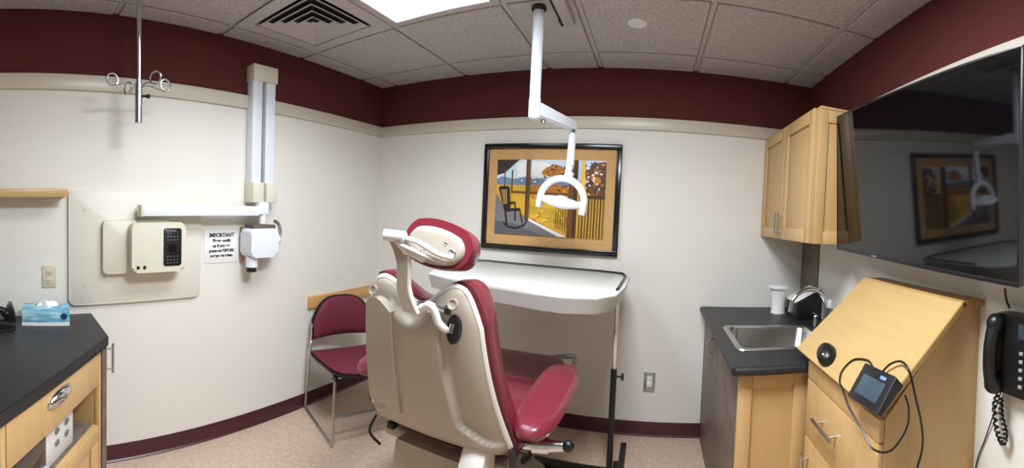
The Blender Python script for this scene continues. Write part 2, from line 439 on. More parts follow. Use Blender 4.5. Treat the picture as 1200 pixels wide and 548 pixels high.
poly('sky', [(25, 35), (680, 35), (680, 200), (25, 200)])
poly('cloud', [(150, 60), (215, 40), (330, 50), (430, 120), (330, 140), (160, 135)])
poly('hill', [(25, 150), (60, 135), (130, 150), (215, 135), (320, 150), (430, 160), (560, 150), (560, 210), (25, 210)])
poly('field', [(25, 185), (680, 190), (680, 480), (230, 480), (25, 300)])
poly('tree', [(300, 110), (330, 80), (380, 60), (430, 75), (450, 120), (400, 140), (340, 130)])
poly('tree', [(240, 195), (300, 175), (420, 180), (470, 200), (470, 235), (240, 225)])
poly('field2', [(235, 300), (470, 330), (470, 430), (235, 350)])
poly('roof', [(25, 35), (165, 35), (120, 75), (75, 115), (25, 130)])
for x_, w_ in ((72, 8), (118, 10)): poly('post', [(x_, 100), (x_ + w_, 90), (x_ + w_, 235), (x_, 235)])
poly('treed', [(560, 100), (600, 50), (680, 40), (680, 250), (610, 240), (575, 210)])
poly('tree', [(590, 120), (630, 90), (660, 150), (620, 190)])
rl = random.Random(3)
def leaves(cols_, x0, x1, y0, y1, n, sz):
    for _ in range(n):
        x, y = rl.uniform(x0, x1), rl.uniform(y0, y1); r_ = rl.uniform(.5, 1) * sz; a0 = rl.uniform(0, 6)
        poly(rl.choice(cols_), [(x + r_ * math.cos(a0 + q * 1.26) * rl.uniform(.6, 1.2), y + r_ * math.sin(a0 + q * 1.26) * rl.uniform(.6, 1.1)) for q in range(5)])
leaves(['tree', 'gold', 'treed'], 310, 450, 65, 140, 26, 12)
leaves(['tree', 'field2', 'post', 'gold'], 240, 470, 180, 225, 30, 11)
leaves(['treed', 'post', 'tree', 'postd', 'cloud'], 560, 675, 45, 235, 80, 12)
leaves(['field', 'gold', 'field2', 'tree'], 240, 470, 250, 400, 40, 16)
leaves(['hill', 'cloud'], 130, 430, 140, 165, 16, 9)
leaves(['deck2', 'deck'], 40, 300, 400, 475, 24, 14)
poly('gold', [(540, 40), (560, 40), (565, 240), (535, 240)])
poly('post', [(120, 222), (470, 228), (470, 240), (120, 232)])
poly('postd', [(530, 232), (680, 236), (680, 252), (530, 248)])
poly('deck', [(25, 235), (70, 300), (230, 378), (470, 490), (300, 480), (25, 480)])
poly('deck2', [(25, 400), (160, 420), (330, 480), (25, 480)])
poly('plank', [(232, 380), (470, 478), (470, 495), (420, 480), (232, 392)])
for k in range(6): poly('post', [(398 + 14 * k, 240), (402 + 14 * k, 240), (402 + 14 * k, 430 + 6 * k), (398 + 14 * k, 428 + 6 * k)])
for k in range(9): poly('postd' if k % 2 else 'post', [(534 + 17 * k, 250), (543 + 17 * k, 250), (541 + 17 * k, 480), (532 + 17 * k, 480)])
poly('post', [(212, 35), (238, 35), (236, 395), (212, 390)])
poly('postd', [(212, 35), (220, 35), (220, 392), (212, 390)])
poly('post', [(472, 35), (520, 35), (520, 480), (466, 480)])
poly('postd', [(500, 35), (520, 35), (520, 480), (498, 480)])
# rocking chair
poly('chair', [(42, 205), (52, 196), (104, 194), (112, 206), (122, 330), (80, 335)])
poly('field2', [(58, 215), (98, 213), (104, 300), (74, 305)])
for k in range(4): poly('chair', [(62 + 11 * k, 212), (67 + 11 * k, 212), (76 + 9 * k, 305), (72 + 9 * k, 305)])
poly('chair', [(78, 330), (180, 322), (188, 336), (90, 350)])
poly('chair', [(108, 290), (150, 285), (154, 296), (112, 302)])
poly('chair', [(146, 290), (154, 290), (160, 400), (150, 400)])
poly('chair', [(84, 340), (96, 340), (110, 430), (98, 430)])
poly('chair', [(176, 330), (184, 330), (205, 410), (196, 412)])
poly('chair', [(80, 405), (110, 432), (160, 438), (210, 415), (232, 380), (236, 388), (214, 430), (160, 450), (104, 442), (76, 412)])
m.build('print', cm, t)

# ---- wall outlets
def outlet(label, axis, u0, z0, w_, h_, box=False):
    if axis == 'L': base = (XL, u0 + w_ / 2, z0)
    else: base = (u0 + w_ / 2, YB, z0)
    t = thing('wall_outlet', label, 'outlet', base, group=None)
    def B(m, a, b, d0, d1, bev=.001):
        if axis == 'L': m.box((XL + d0, a[0], a[1]), (XL + d1, b[0], b[1]), bev)
        else: m.box((a[0], YB - d1, a[1]), (b[0], YB - d0, b[1]), bev)
    m = MB(); B(m, (u0, z0), (u0 + w_, z0 + h_), .0, .006, .002); m.build('cover_plate', IVORY if axis == 'L' else STEEL, t)
    for k in (0, 1):
        zc = z0 + h_ * (.3 + .4 * k); uc = u0 + w_ / 2
        m = MB(); B(m, (uc - .016, zc - .014), (uc + .016, zc + .014), .004, .009, .002); r_ = m.build('receptacle', IVORY if axis == 'L' else WHITEP, t)
        m = MB()
        for s_ in (-1, 1): B(m, (uc + s_ * .006 - .001, zc - .003), (uc + s_ * .006 + .001, zc + .006), .0085, .0095, 0)
        B(m, (uc - .002, zc - .010), (uc + .002, zc - .006), .0085, .0095, 0)
        m.build('slots', BLACK, r_)
    return t
outlet('ivory wall outlet below the shelf on the left wall', 'L', .182, .962, .072, .114)
o2 = outlet('steel-plated wall outlet low on the back wall', 'B', -.016, .285, .072, .125)
m = MB(); m.box((.002, YB - .035, .325), (.038, YB - .009, .36), .006); m.build('plug', WHITEP, o2)

# ================================================================== LEFT WALL
# ---- wood bump rail
m = MB(); m.box((XL, 1.895, .683), (XL + .02, YB - .002, .768), .003)
tag(m.build('bump_rail', OAK), 'light wooden rail on the left wall behind the guest chair', 'wall rail')
# ---- shelf
t = thing('wall_shelf', 'thin maple shelf on the left wall above the phone', 'shelf', (XL, -.2, 1.426))
m = MB(); m.box((XL, -.9, 1.424), (XL + .012, .298, 1.469)); m.box((XL + .0, -.9, 1.440), (XL + .10, .300, 1.462), .002); m.build('shelf_board', MAPLEH, t)
m = MB(); m.box((XL + .098, -.9, 1.424), (XL + .112, .302, 1.464), .003); m.build('edge_band', MAPLEH, t)
# ---- backing board
m = MB(); m.prism(rrect(.318, .868, 1.062, 1.458, .028), XL, XL + .020, .005, 'x')
t = thing('mounting_board', 'large cream mounting board with rounded corners behind the x-ray control', 'board', (XL, .69, .868))
m.build('panel', CREAMB, t)
for y, z in ((.40, 1.36), (.40, .97), (1.0, 1.38)):
    m = MB(); m.cyl((XL + .020, y, z), (XL + .022, y, z), .009, 14); m.build('screw_cap', IVORY, t)
# ---- x-ray control
XB = XL + .021
t = thing('xray_control', 'cream x-ray control box with black panel on the mounting board', 'x-ray control', (XB, .73, 1.03))
m = MB(); m.prism(rrect(.49, 1.030, .86, 1.306, .02), XB, XB + .035, .006, 'x'); m.build('rear_housing', CREAMP, t)
m = MB(); m.prism(rrect(.622, 1.040, .918, 1.296, .028), XB + .035, XB + .105, .014, 'x', seg=4); fh = m.build('front_housing', CREAMP, t)
m = MB(); m.prism(rrect(.792, 1.07, .893, 1.266, .012), XB + .103, XB + .108, .002, 'x'); pnl = m.build('control_panel', BLACK, t)
m = MB(); m.cyl((XB + .107, .842, 1.165), (XB + .116, .842, 1.165), .021, 24); m.build('dial', mat('dial_black', (6, 6, 7), .3), pnl)
MKG = mat('panel_grey', (120, 124, 130), .5)
for k, z in enumerate((1.252, 1.222, 1.205, 1.12, 1.102, 1.086)):
    for q in range(4 if k else 1):
        m = MB()
        yy = .842 + (q - (1.5 if k else 0)) * .018
        m.box((XB + .1075, yy - (.004 if k else .02), z - .002), (XB + .1085, yy + (.004 if k else .02), z + .002)); m.build('marking', MKG, pnl)
m = MB()
m.box((XB + .1045, .650, 1.088), (XB + .1055, .700, 1.098)); m.build('badge', mat('badge_grey', (205, 204, 196), .4), t)
m = MB()
for y in (.655, .690): m.lathe([(.001, 0), (.010, 0), (.008, .005), (.001, .006)], (XB + .104, y, 1.068), 14, Matrix.Rotation(PI / 2, 4, 'Y'))
m.build('key_switch', BLACK, t)
# ---- x-ray arm column
t = thing('xray_machine', 'white double wall track with horizontal arm carrying the x-ray head', 'x-ray machine', (XL, 1.445, 1.40))
for y0, y1 in ((1.366, 1.434), (1.462, 1.530)):
    m = MB(); m.box((XL + .004, y0, 1.50), (XL + .07, y1, 2.13), .004); m.build('track', WHITE, t)
    m = MB(); m.box((XL + .002, y0 - .006, 1.405), (XL + .10, y1 + (.006 if y1 > 1.5 else .004), 1.525), .006); m.build('end_block', CREAMP, t)
m = MB(); m.box((XL + .001, 1.43, 1.50), (XL + .020, 1.466, 2.14)); m.build('cable_slot', mat('slot_grey', (60, 62, 60), .6), t)
m = MB(); m.box((XL + .001, 1.360, 2.12), (XL + .085, 1.536, 2.212), .006); m.build('top_cap', CREAMP, t)
m = MB(); m.box((XL + .055, .69, 1.328), (XL + .115, 1.40, 1.384), .005); m.box((XL + .06, 1.40, 1.335), (XL + .11, 1.47, 1.405), .005); m.build('horizontal_arm', WHITE, t)
m = MB(); m.box((XL + .052, .672, 1.326), (XL + .118, .690, 1.386), .003); m.build('arm_end_cap', CREAMP, t)
m = MB(); m.box((XL + .0215, .70, 1.335), (XL + .056, .76, 1.375), .002); m.build('arm_rest_bracket', STEEL, t)
m = MB(); m.cyl((XL + .085, 1.44, 1.41), (XL + .085, 1.44, 1.28), .022); m.build('pivot_post', WHITEP, t)
# head
XH = XL + .085
m = MB(); m.prism(rrect(1.320, 1.085, 1.515, 1.255, .03), XH - .055, XH + .065, .012, 'x', seg=3)
hd = m.build('tube_head', WHITE, t)
m = MB(); m.box((XH - .05, 1.342, 1.250), (XH + .05, 1.505, 1.276), .008); m.build('head_cover', mat('head_brown', (92, 80, 70), .5), hd)
m = MB(); m.lathe([(.001, 0), (.036, 0), (.036, .06), (.001, .06)], (XH + .01, 1.360, 1.028)); m.build('cone', WHITE, hd)
m = MB(); m.lathe([(.001, 0), (.030, 0), (.030, .03), (.001, .03)], (XH + .01, 1.360, 1.000)); m.build('cone_end', BLACK, hd)
m = MB(); m.box((XL + .003, 1.332, 1.05), (XL + .028, 1.350, 1.26), .004); m.build('rear_bracket', BRONZE, t)
m = MB(); m.ball((XH, 1.545, 1.180), .034); m.build('swivel', WHITEP, hd)
m = MB(); m.tube(smooth_path([(XH, 1.560, 1.17), (XH, 1.577, 1.22), (XH, 1.563, 1.275), (XH, 1.530, 1.295)], 5), .011, 10); m.build('yoke_arm', STEEL, hd)
# ---- sign
t = thing('notice_sign', 'small white printed x-ray pregnancy notice on the left wall', 'sign', (XL, 1.21, 1.05))
m = MB(); m.prism(rrect(1.094, 1.05, 1.322, 1.243, .008), XL, XL + .004, .001, 'x'); m.build('plate', PAPER, t)
MT = Matrix.Translation((XL + .0045, 1.208, 1.240)) @ Matrix(((0, 0, 1, 0), (1, 0, 0, 0), (0, 1, 0, 0), (0, 0, 0, 1)))
text_part([('IMPORTANT', .030), ('Please notify', .024), ('us if you are', .024), ('pregnant BEFORE', .023), ('x-rays are taken', .023)], t, MT, INK, bold=.0012)
m = MB(); m.box((XL + .004, 1.145, 1.2015), (XL + .0048, 1.272, 1.2035)); m.build('underline', INK, t)

# ================================================================== LEFT CABINET AND WHAT STANDS ON IT
CZ = .82
A_ = Vector((-1.70, .40)); B_ = Vector((-1.12, -.03)); U = (B_ - A_).normalized(); N = Vector((-U.y, U.x)); N = N if N.x > 0 else -N
N = Vector((-U.y, U.x)) if (-U.y) > 0 else Vector((U.y, -U.x))
def MF(off=0.0):    # frame of the cabinet face: x along face, y up, z out
    return Matrix(((U.x, 0, N.x, A_.x + N.x * off), (U.y, 0, N.y, A_.y + N.y * off), (0, 1, 0, 0), (0, 0, 0, 1)))
FL = .95
t = thing('base_cabinet', 'maple base cabinet with open bay standing against the left wall', 'cabinet', (-1.75, -.1, 0))
e = A_ + U * FL
foot = [(XL + .002, .405), (A_.x, A_.y), (e.x, e.y), (e.x - .35, e.y - .45), (XL + .002, e.y - .45)]
ind = .018
def inset(pts_):      # push the slanted face in
    p = [Vector(q) for q in pts_]
    p[1] = p[1] - N * ind - Vector((0, 0)); p[2] = p[2] - N * ind
    return [tuple(q) for q in p]
m = MB()
body = inset(foot)
m.prism(body, .0, .44, 0)                 # lower block
m.prism(body, .635, .775, 0)              # drawer block
# bay sides and back
m.box((0, .44, -.40), (.022, .635, -ind), 0, M=MF()); m.box((.70, .44, -.40), (FL, .635, -ind), 0, M=MF())
m.box((.022, .44, -.42), (.70, .635, -.40), 0, M=MF()); 
m.build('carcass', MAPLE, t)
m = MB(); m.box((.024, .4402, -.395), (.698, .4412, -.030), 0, M=MF()); m.build('bay_floor', LAMIN, t)
m = MB(); m.prism([(XL + .002, .430), (A_.x - .02, .430), (A_.x + U.x * .0, A_.y + .004), (A_.x - .02, .405), (XL + .002, .405)], .0, .775, 0); m.build('end_panel', LAMIN, t)
m = MB(); m.box((.030, .625, -ind + .001), (.682, .775, .002), .003, M=MF()); dr = m.build('drawer_front', MAPLE, t)
# cup pull
m = MB()
def cup(u, v):
    an = PI * u; ph = PI / 2 * v
    return MF() @ Vector((.368 + .085 * math.cos(an) * math.cos(ph * .999), .712 + .036 * math.sin(an) * math.cos(ph * .999) - .0, .002 + .026 * math.sin(ph)))
ell = [(.368 + .088 * math.cos(2 * PI * k / 28), .722 + .030 * math.sin(2 * PI * k / 28)) for k in range(28)]
m.prism(ell, .001, .006, .001, 'z', M=MF())
cap_ = []
for j in range(7):
    ph = PI / 2 * j / 6
    cap_.append([MF() @ Vector((.368 + (.082 * math.cos(ph) + .0) * math.cos(PI * k / 16), .716 + .034 * math.sin(PI * k / 16) * math.cos(ph) , .006 + .024 * math.sin(ph) * (0.35 + .65 * math.sin(PI * k / 16) ** .5 if k not in (0, 16) else .35))) for k in range(17)])
rings = [[m.bm.verts.new(p) for p in R] for R in cap_]
fs = []
for Ra, Rb in zip(rings, rings[1:]):
    for k in range(16):
        try: fs.append(m.bm.faces.new((Ra[k], Ra[k + 1], Rb[k + 1], Rb[k])))
        except ValueError: pass
m._tag(fs); m.build('cup_pull', CHROME, dr)
m = MB(); m.box((.055, .05, -ind + .001), (.682, .462, .002), .003, M=MF()); d_ = m.build('door', MAPLE, t)
m = MB()
for lo, hi in (((.055, .395), (.682, .462)), ((.055, .05), (.682, .115)), ((.055, .115), (.12, .395)), ((.617, .115), (.682, .395))):
    m.box((lo[0], lo[1], .0025), (hi[0], hi[1], .012), .003, M=MF())
m.build('door_frame', MAPLE, d_)
m = MB(); m.box((.0, .0, -ind), (.026, .775, .0), .001, M=MF()); m.build('stile', MAPLE, t)
m = MB(); m.box((.686, 0, -ind), (.71, .775, .0), .001, M=MF()); m.build('stile', MAPLE, t)
m = MB(); m.box((.715, .02, -ind), (FL, .775, .001), .002, M=MF()); m.build('side_door', MAPLE, t)
m = MB(); m.tube([(-1.735, .462, .775), (-1.735, .462, .645)], .006, 12)
for z in (.755, .665): m.cyl((-1.735, .430, z), (-1.735, .462, z), .005, 10)
m.build('bar_handle', STEEL, t)
# worktop
m = MB(); nb = N * .012
top = [(XL + .002, .440), (A_.x - .012, .436), (A_.x + .02, A_.y + .002), (e.x + nb.x, e.y + nb.y), (e.x - .35, e.y - .47), (XL + .002, e.y - .47)]
m.prism(top, .776, CZ, .006); tag(m.build('worktop', SLATE), 'black laminate worktop on the left cabinet with clipped corner', 'worktop')
# microwave in the bay
t = thing('microwave', 'white microwave oven inside the open bay of the left cabinet', 'microwave', tuple(MF() @ Vector((.45, .44, -.2))))
m = MB(); m.box((.175, .442, -.34), (.680, .630, -.045), .006, M=MF()); m.build('case', WHITEP, t)
m = MB(); m.box((.395, .470, -.047), (.665, .615, -.040), .003, M=MF()); m.build('door_window', mat('oven_glass', (70, 66, 62), .15), t)
m = MB()
m.box((.375, .46, -.047), (.395, .625, -.038), .003, M=MF()); m.box((.375, .45, -.047), (.68, .468, -.038), .003, M=MF()); m.build('door_trim', WHITEP, t)
for k in range(6):
    m = MB(); x_ = .235 + .075 * (k % 2); y_ = .60 - .045 * (k // 2)
    m.prism([(x_ + .015 * math.cos(2 * PI * q / 14), y_ + .011 * math.sin(2 * PI * q / 14)) for q in range(14)], -.0465, -.040, .001, 'z', M=MF()); m.build('button', mat('button_grey', (120, 118, 116), .5), t)
# tissue box
t = thing('tissue_box', 'blue patterned tissue box on the black worktop by the left wall', 'tissue box', (-1.955, .188, CZ), rz=math.radians(90 - 7), world=False)
m = MB(); m.box((-.112, -.055, .0), (.112, .055, .082), .002); m.build('carton', TBLUE, t)
m = MB(); m.box((-.1125, -.0558, .001), (.1125, -.055, .016)); m.build('white_band', WHITEP, t)
m = MB(); m.cyl((.085, -.0552, .045), (.085, -.0562, .045), .016, 18); m.build('round_logo', TDARK, t)
m = MB()
def tis(u, v):
    x = -.045 + .12 * u; h = .040 * math.sin(PI * u) ** .6 * (0.7 + .3 * math.sin(7 * u)) + .004
    y = (v - .5) * .05 * (1 - .5 * u) + .012 * math.sin(9 * u + 3 * v)
    return Vector((x, y, .080 + h * (1 - (2 * abs(v - .5)) ** 2) + .006 * math.sin(12 * u)))
m.sheet(tis, 16, 8, lambda u, v: tis(u, v) - Vector((0, 0, .0015))); m.build('tissue', PAPER, t)
# desk phone, left
t = thing('desk_phone', 'black desk phone on the worktop at the left edge', 'phone', (-1.93, -.06, CZ), world=False)
m = MB(); m.prism([(-.16, 0), (.10, 0), (.10, .022), (.06, .034), (-.16, .040)], -.09, .07, .004, 'x'); m.build('phone_body', BLACK, t)
m = MB(); m.prism([(.045, .030), (.105, .018), (.098, .06), (.085, .098), (.070, .102), (.055, .075)], -.06, .03, .006, 'x'); m.build('cradle', BLACK, t)
m = MB(); m.tube(smooth_path([(.01, .062, .066), (.01, .01, .082), (.01, -.06, .082), (.01, -.12, .062)], 5), .016, 10); m.ball((.01, .058, .060), .026, (.9, 1.1, .8)); m.ball((.01, -.125, .056), .026, (.9, 1.1, .8)); m.build('handset', BLACK, t)
m = MB(); m.tube(smooth_path([(.05, -.10, .02), (.10, -.06, .006), (.11, .02, .006), (.09, .08, .008), (.05, .09, .02)], 6), .004, 8); m.build('cord', BLACK, t)

# ================================================================== GUEST CHAIR
t = thing('guest_chair', 'burgundy guest chair with silver wire sled frame against the left wall', 'chair', (-1.765, 2.035, 0), rz=math.radians(-104), world=False)
t.scale = (1.04, 1.06, 1.0); t.location = (-1.735, 2.005, 0); t.rotation_euler = (0, 0, math.radians(-113))
m = MB()
def seatf(u, v, dz):
    x = (u - .5) * 2; y = (v - .5) * 2
    # squircle map
    X = x * math.sqrt(1 - y ** 4 / 5.5) * (1 + .05 * (1 - v)); Y = y * math.sqrt(1 - x * x / 5.5)
    bulge = (1 - x ** 4) * (1 - y ** 4)
    return Vector((X * .232, Y * .235 + .03, .417 + dz * bulge + .012 * y + .018 * abs(x) ** 2))
m.sheet(lambda u, v: seatf(u, v, .032), 16, 16, lambda u, v: seatf(u, v, -.012) - Vector((0, 0, .008))); m.build('seat', FABRIC, t)
m = MB(); m.sheet(lambda u, v: Vector((seatf(u, v, 0).x * 1.05, (seatf(u, v, 0).y - .02) * 1.05 + .02, seatf(u, v, 0).z - .009)), 16, 16, lambda u, v: Vector((seatf(u, v, 0).x * 1.02, (seatf(u, v, 0).y - .02) * 1.02 + .02, seatf(u, v, 0).z - .028))); m.build('seat_shell', BLACK, t)
def backf(u, v, d, k=1.0):
    x = (u - .5) * 2
    W = .212 * k
    hi = .768 + (.008 if k > 1 else 0) - .15 * abs(x) ** 3.2; lo = .500 - (.006 if k > 1 else 0) + .012 * math.cos(x * 1.5)
    z = lo + (hi - lo) * v
    bul = max(0, (1 - abs(x) ** 6)) * math.sin(PI * min(max(v, 0), 1)) ** .35
    y = -.212 + .030 * x * x - (z - .55) * .12
    return Vector((x * W, y + d * bul, z))
m = MB(); m.sheet(lambda u, v: backf(u, v, .028), 18, 12, lambda u, v: backf(u, v, -.006) - Vector((0, .010, 0))); m.build('backrest', FABRIC, t)
m = MB(); m.sheet(lambda u, v: backf(u, v, 0, 1.05) - Vector((0, .004, 0)), 18, 12, lambda u, v: backf(u, v, 0, 1.05) - Vector((0, .020, 0))); m.build('back_shell', BLACK, t)
for s_ in (-1, 1):
    pts = [(s_ * .216, -.200, .60), (s_ * .226, -.192, .50), (s_ * .236, -.18, .42), (s_ * .242, -.222, .10), (s_ * .24, -.235, .03), (s_ * .24, -.215, .009), (s_ * .24, .0, .008), (s_ * .24, .19, .008), (s_ * .238, .222, .028), (s_ * .232, .215, .20), (s_ * .222, .20, .405)]
    m = MB(); m.tube(smooth_path(pts, 5), .0085, 10); m.build('leg', STEEL, t)
    m = MB(); m.box((s_ * .222 - .012, .180, .382), (s_ * .222 + .012, .225, .412), .005); m.build('corner_block', BLACK, t)
m = MB(); m.cyl((-.234, .217, .17), (.234, .217, .17), .0075); m.build('crossbar', STEEL, t)
m = MB(); m.cyl((-.236, -.19, .41), (.236, -.19, .41), .008); m.build('rear_crossbar', STEEL, t)

# ================================================================== DENTAL CHAIR   (local x = room x + .742, facing the back wall)
t = thing('dental_chair', 'burgundy dental chair with cream shell seen from behind', 'dental chair', (-.742, 1.60, 0), world=True)
CXX = -.742
ZB, ZT = .553, 1.118      # bottom and top (shoulders) of the back shell
LEAN = .15; YB0 = 1.36
def hw(v):                 # half width along the height
    return (.304 * (1 - v) + .212 * v) * (1 - .05 * math.sin(PI * v))
def topz(x):               # contour of the shoulders; x in -1..1
    ax = abs(x)
    return (.035 * math.exp(-((ax - .66) / .26) ** 2) - .045 * math.exp(-(ax / .30) ** 2) - .10 * max(0, (ax - .78) / .22) ** 2.2)
def botz(x): return .05 * max(0, (abs(x) - .75) / .25) ** 2 
def bp(x, v, off, grow=0.0):      # x -1..1, v 0..1 ; off = distance behind (+) the back's front plane
    z0 = ZB + botz(x) - grow; z1 = ZT + topz(x) + grow
    z = z0 + (z1 - z0) * v
    vv = (z - ZB) / (ZT - ZB)
    y = YB0 - LEAN * vv - .03 * math.sin(PI * min(1, max(0, vv))) - off
    return Vector((CXX + .010 * (1 - vv) + x * (hw(min(1, max(0, vv))) + grow), y, z))
def sst(a, b, x):
    t_ = min(1, max(0, (x - a) / (b - a))); return t_ * t_ * (3 - 2 * t_)
def bulge(x, v):
    lim = .40 + .10 * (1 - v)
    cb = (1 - sst(lim, lim + .07, abs(x))) * sst(.10 + .13 * sst(.3, .9, abs(x)), .16 + .13 * sst(.3, .9, abs(x)), v) if False else 0
    # centre panel: proud between two S grooves that flare outward near the bottom
    gx = .44 + .07 * (1 - v) + 1.2 * max(0, .22 - v) ** 1.1 * 3.0
    c_ = 1 - sst(gx - .02, gx + .05, abs(x))
    top_ = 1 - sst(.86, .93, v)
    edge = (1 - abs(x) ** 7) * (1 - (2 * abs(v - .5)) ** 12)
    return .045 + .032 * edge + .032 * c_ * top_ * edge
m = MB()
m.sheet(lambda u, v: bp(2 * u - 1, v, bulge(2 * u - 1, v) - .012), 72, 60, lambda u, v: bp(2 * u - 1, v, .0)); m.build('back_shell', SHELL, t, angle=60)
m = MB()    # paler tube around shell; the edge's highlight is put into its colour
ed = []
for k in range(61): ed.append(bp(1, k / 60, .026))
for k in range(1, 72): ed.append(bp(1 - 2 * k / 72, 1, .026))
for k in range(60, -1, -1): ed.append(bp(-1, k / 60, .026))
m.tube(ed, .011, 8); m.build('shell_edge', SHELLW, t)
# upholstery
m = MB()
def upf(u, v):
    x = 2 * u - 1
    e_ = (1 - abs(x) ** 14) ** .5 * (max(0, 1 - (2 * abs(v - .5)) ** 20)) ** .5
    return bp(x * 1.0, v, -.020 - .075 * e_ + .02 * (1 - x * x) * e_, .020 + .016 * e_)
m.sheet(upf, 40, 40, lambda u, v: bp(2 * u - 1, v, .004, .018)); m.build('back_upholstery', VINYL, t, angle=60)
# recess bolts, oval slot, left boss
for s_ in (-1, 1):
    c_ = bp(s_ * .74, .93, .085); m = MB()
    m.lathe([(.001, .004), (.010, .004), (.013, .008), (.018, .008), (.019, .0), (.001, -.01)], c_, 20, Matrix.Rotation(PI / 2 - .25, 4, 'X')); m.build('bolt_recess', SHELL, t)
MS = Matrix.Translation(bp(.70, .785, .068)) @ Matrix.Rotation(-.24, 4, 'X')
m = MB(); m.prism([(.022 * math.cos(2 * PI * k / 24), .046 * math.sin(2 * PI * k / 24)) for k in range(24)], -.022, .0, .002, 'y', M=MS @ Matrix.Rotation(math.radians(-4), 4, 'Y')); m.build('adjuster_slot', BLACK, t)
m = MB(); m.tube([MS @ Vector((.0, -.028, .016)), MS @ Vector((-.004, -.03, -.012))], [.008, .010], 10); m.build('adjuster_lever', CHROME, t)
# curved ridge running from the headrest mount to the slot
m = MB(); rp = [bp(.16, .985, .10), bp(.28, .97, .10), bp(.40, .955, .105), bp(.46, .90, .10), bp(.49, .84, .095), bp(.58, .79, .085), bp(.66, .775, .074)]
m.tube(smooth_path(rp, 6), .013, 12); m.build('ridge', SHELLW, t)
m = MB()
lb = lambda v: Vector((0, 0, 0))
m.sheet(lambda u, v: bp(-.88 + .56 * u, .19 + .70 * v, .090 + .022 * u), 10, 12, lambda u, v: bp(-.88 + .56 * u, .19 + .70 * v, .05)); 
bmesh.ops.bevel(m.bm, geom=[e for e in m.bm.edges if e.calc_face_angle(0) > .8], offset=.012, segments=4, affect='EDGES'); m._tag(m.bm.faces[:])
m.build('side_cover', SHELL, t, angle=50)
# headrest plate: thin upright bracket
m = MB()
def pl(u, v):
    wv = .026 - .006 * math.sin(PI * v)
    xc = -.722 - .066 * v - .012 * math.sin(2 * PI * v)
    return Vector((xc + (u - .5) * 2 * wv, 1.095 - .012 * v, 1.065 + .235 * v))
m.sheet(pl, 6, 14, lambda u, v: pl(u, v) + Vector((0, .022, 0))); m.build('headrest_plate', SHELL, t)
m = MB(); m.tube([pl(0.0, k / 14) + Vector((0, .011, 0)) for k in range(15)], .008, 8); m.tube([pl(1.0, k / 14) + Vector((0, .011, 0)) for k in range(15)], .008, 8); m.build('plate_edge', SHELLW, t)
m = MB(); m.cyl((-.715, 1.115, 1.085), (-.675, 1.135, 1.085), .016); m.cyl((-.675, 1.135, 1.085), (-.655, 1.14, 1.083), .022, 16); m.cyl((-.655, 1.14, 1.083), (-.625, 1.15, 1.08), .010); m.build('headrest_clamp', CHROME, t)
m = MB(); m.cyl((-.625, 1.15, 1.08), (-.605, 1.155, 1.08), .015); m.build('clamp_knob', BLACK, t)
# pivot and link arms
m = MB(); m.cyl((-.815, 1.070, 1.310), (-.745, 1.085, 1.306), .019, 18); m.build('headrest_pivot', SHELLW, t)
m = MB(); m.tube([(-.765, 1.075, 1.30), (-.745, 1.10, 1.265), (-.70, 1.135, 1.235)], [.018, .022, .014], 12); m.build('pivot_link', STEEL, t)
m = MB(); m.tube(smooth_path([(-.77, 1.08, 1.308), (-.70, 1.095, 1.293), (-.63, 1.10, 1.262), (-.585, 1.115, 1.252)], 4), .014, 12, flat=.6)
m.tube(smooth_path([(-.76, 1.075, 1.285), (-.70, 1.09, 1.262), (-.66, 1.10, 1.248), (-.61, 1.115, 1.235)], 4), .011, 12, flat=.6); m.build('link_arm', SHELLW, t)
# headrest shell and cushion
HM = Matrix.Translation((-.676, 1.165, 1.278)) @ Matrix.Rotation(math.radians(9), 4, 'Y') @ Matrix.Rotation(math.radians(-14), 4, 'X') @ Matrix.Rotation(math.radians(-4), 4, 'Z')
def hr(u, v, d, k=1.0):
    x = 2 * u - 1; z = 2 * v - 1
    X = x * math.sqrt(1 - z * z * .42); Z = z * math.sqrt(1 - x * x * .42)
    return HM @ Vector((X * .128 * k, d, Z * .070 * k * (1 - .08 * X) + (.016 if k > 1 else 0) * (1 if Z > -.3 else 0.2)))
def ef(u, v): x = 2 * u - 1; z = 2 * v - 1; return max(0, (1 - x ** 6) * (1 - z ** 6)) ** .5
m = MB(); m.sheet(lambda u, v: hr(u, v, -.010 - .014 * ef(u, v), .86), 24, 16, lambda u, v: hr(u, v, .012, .86)); m.build('headrest_shell', SHELL, t, angle=60)
m = MB(); m.sheet(lambda u, v: hr(u, v, .030 + .068 * ef(u, v) - .028 * ef(u, v) * (1 - abs(2 * u - 1)), 1.07), 28, 20, lambda u, v: hr(u, v, -.002, 1.04)); m.build('headrest_cushion', VINYL, t, angle=60)
for u_, v_ in ((.72, .62), (.86, .40), (.36, .3)):
    m = MB(); m.ball(hr(u_, v_, -.024, .86), .008 if u_ < .8 else .014, (1, .4, 1)); m.build('headrest_bolt', STEEL, t)
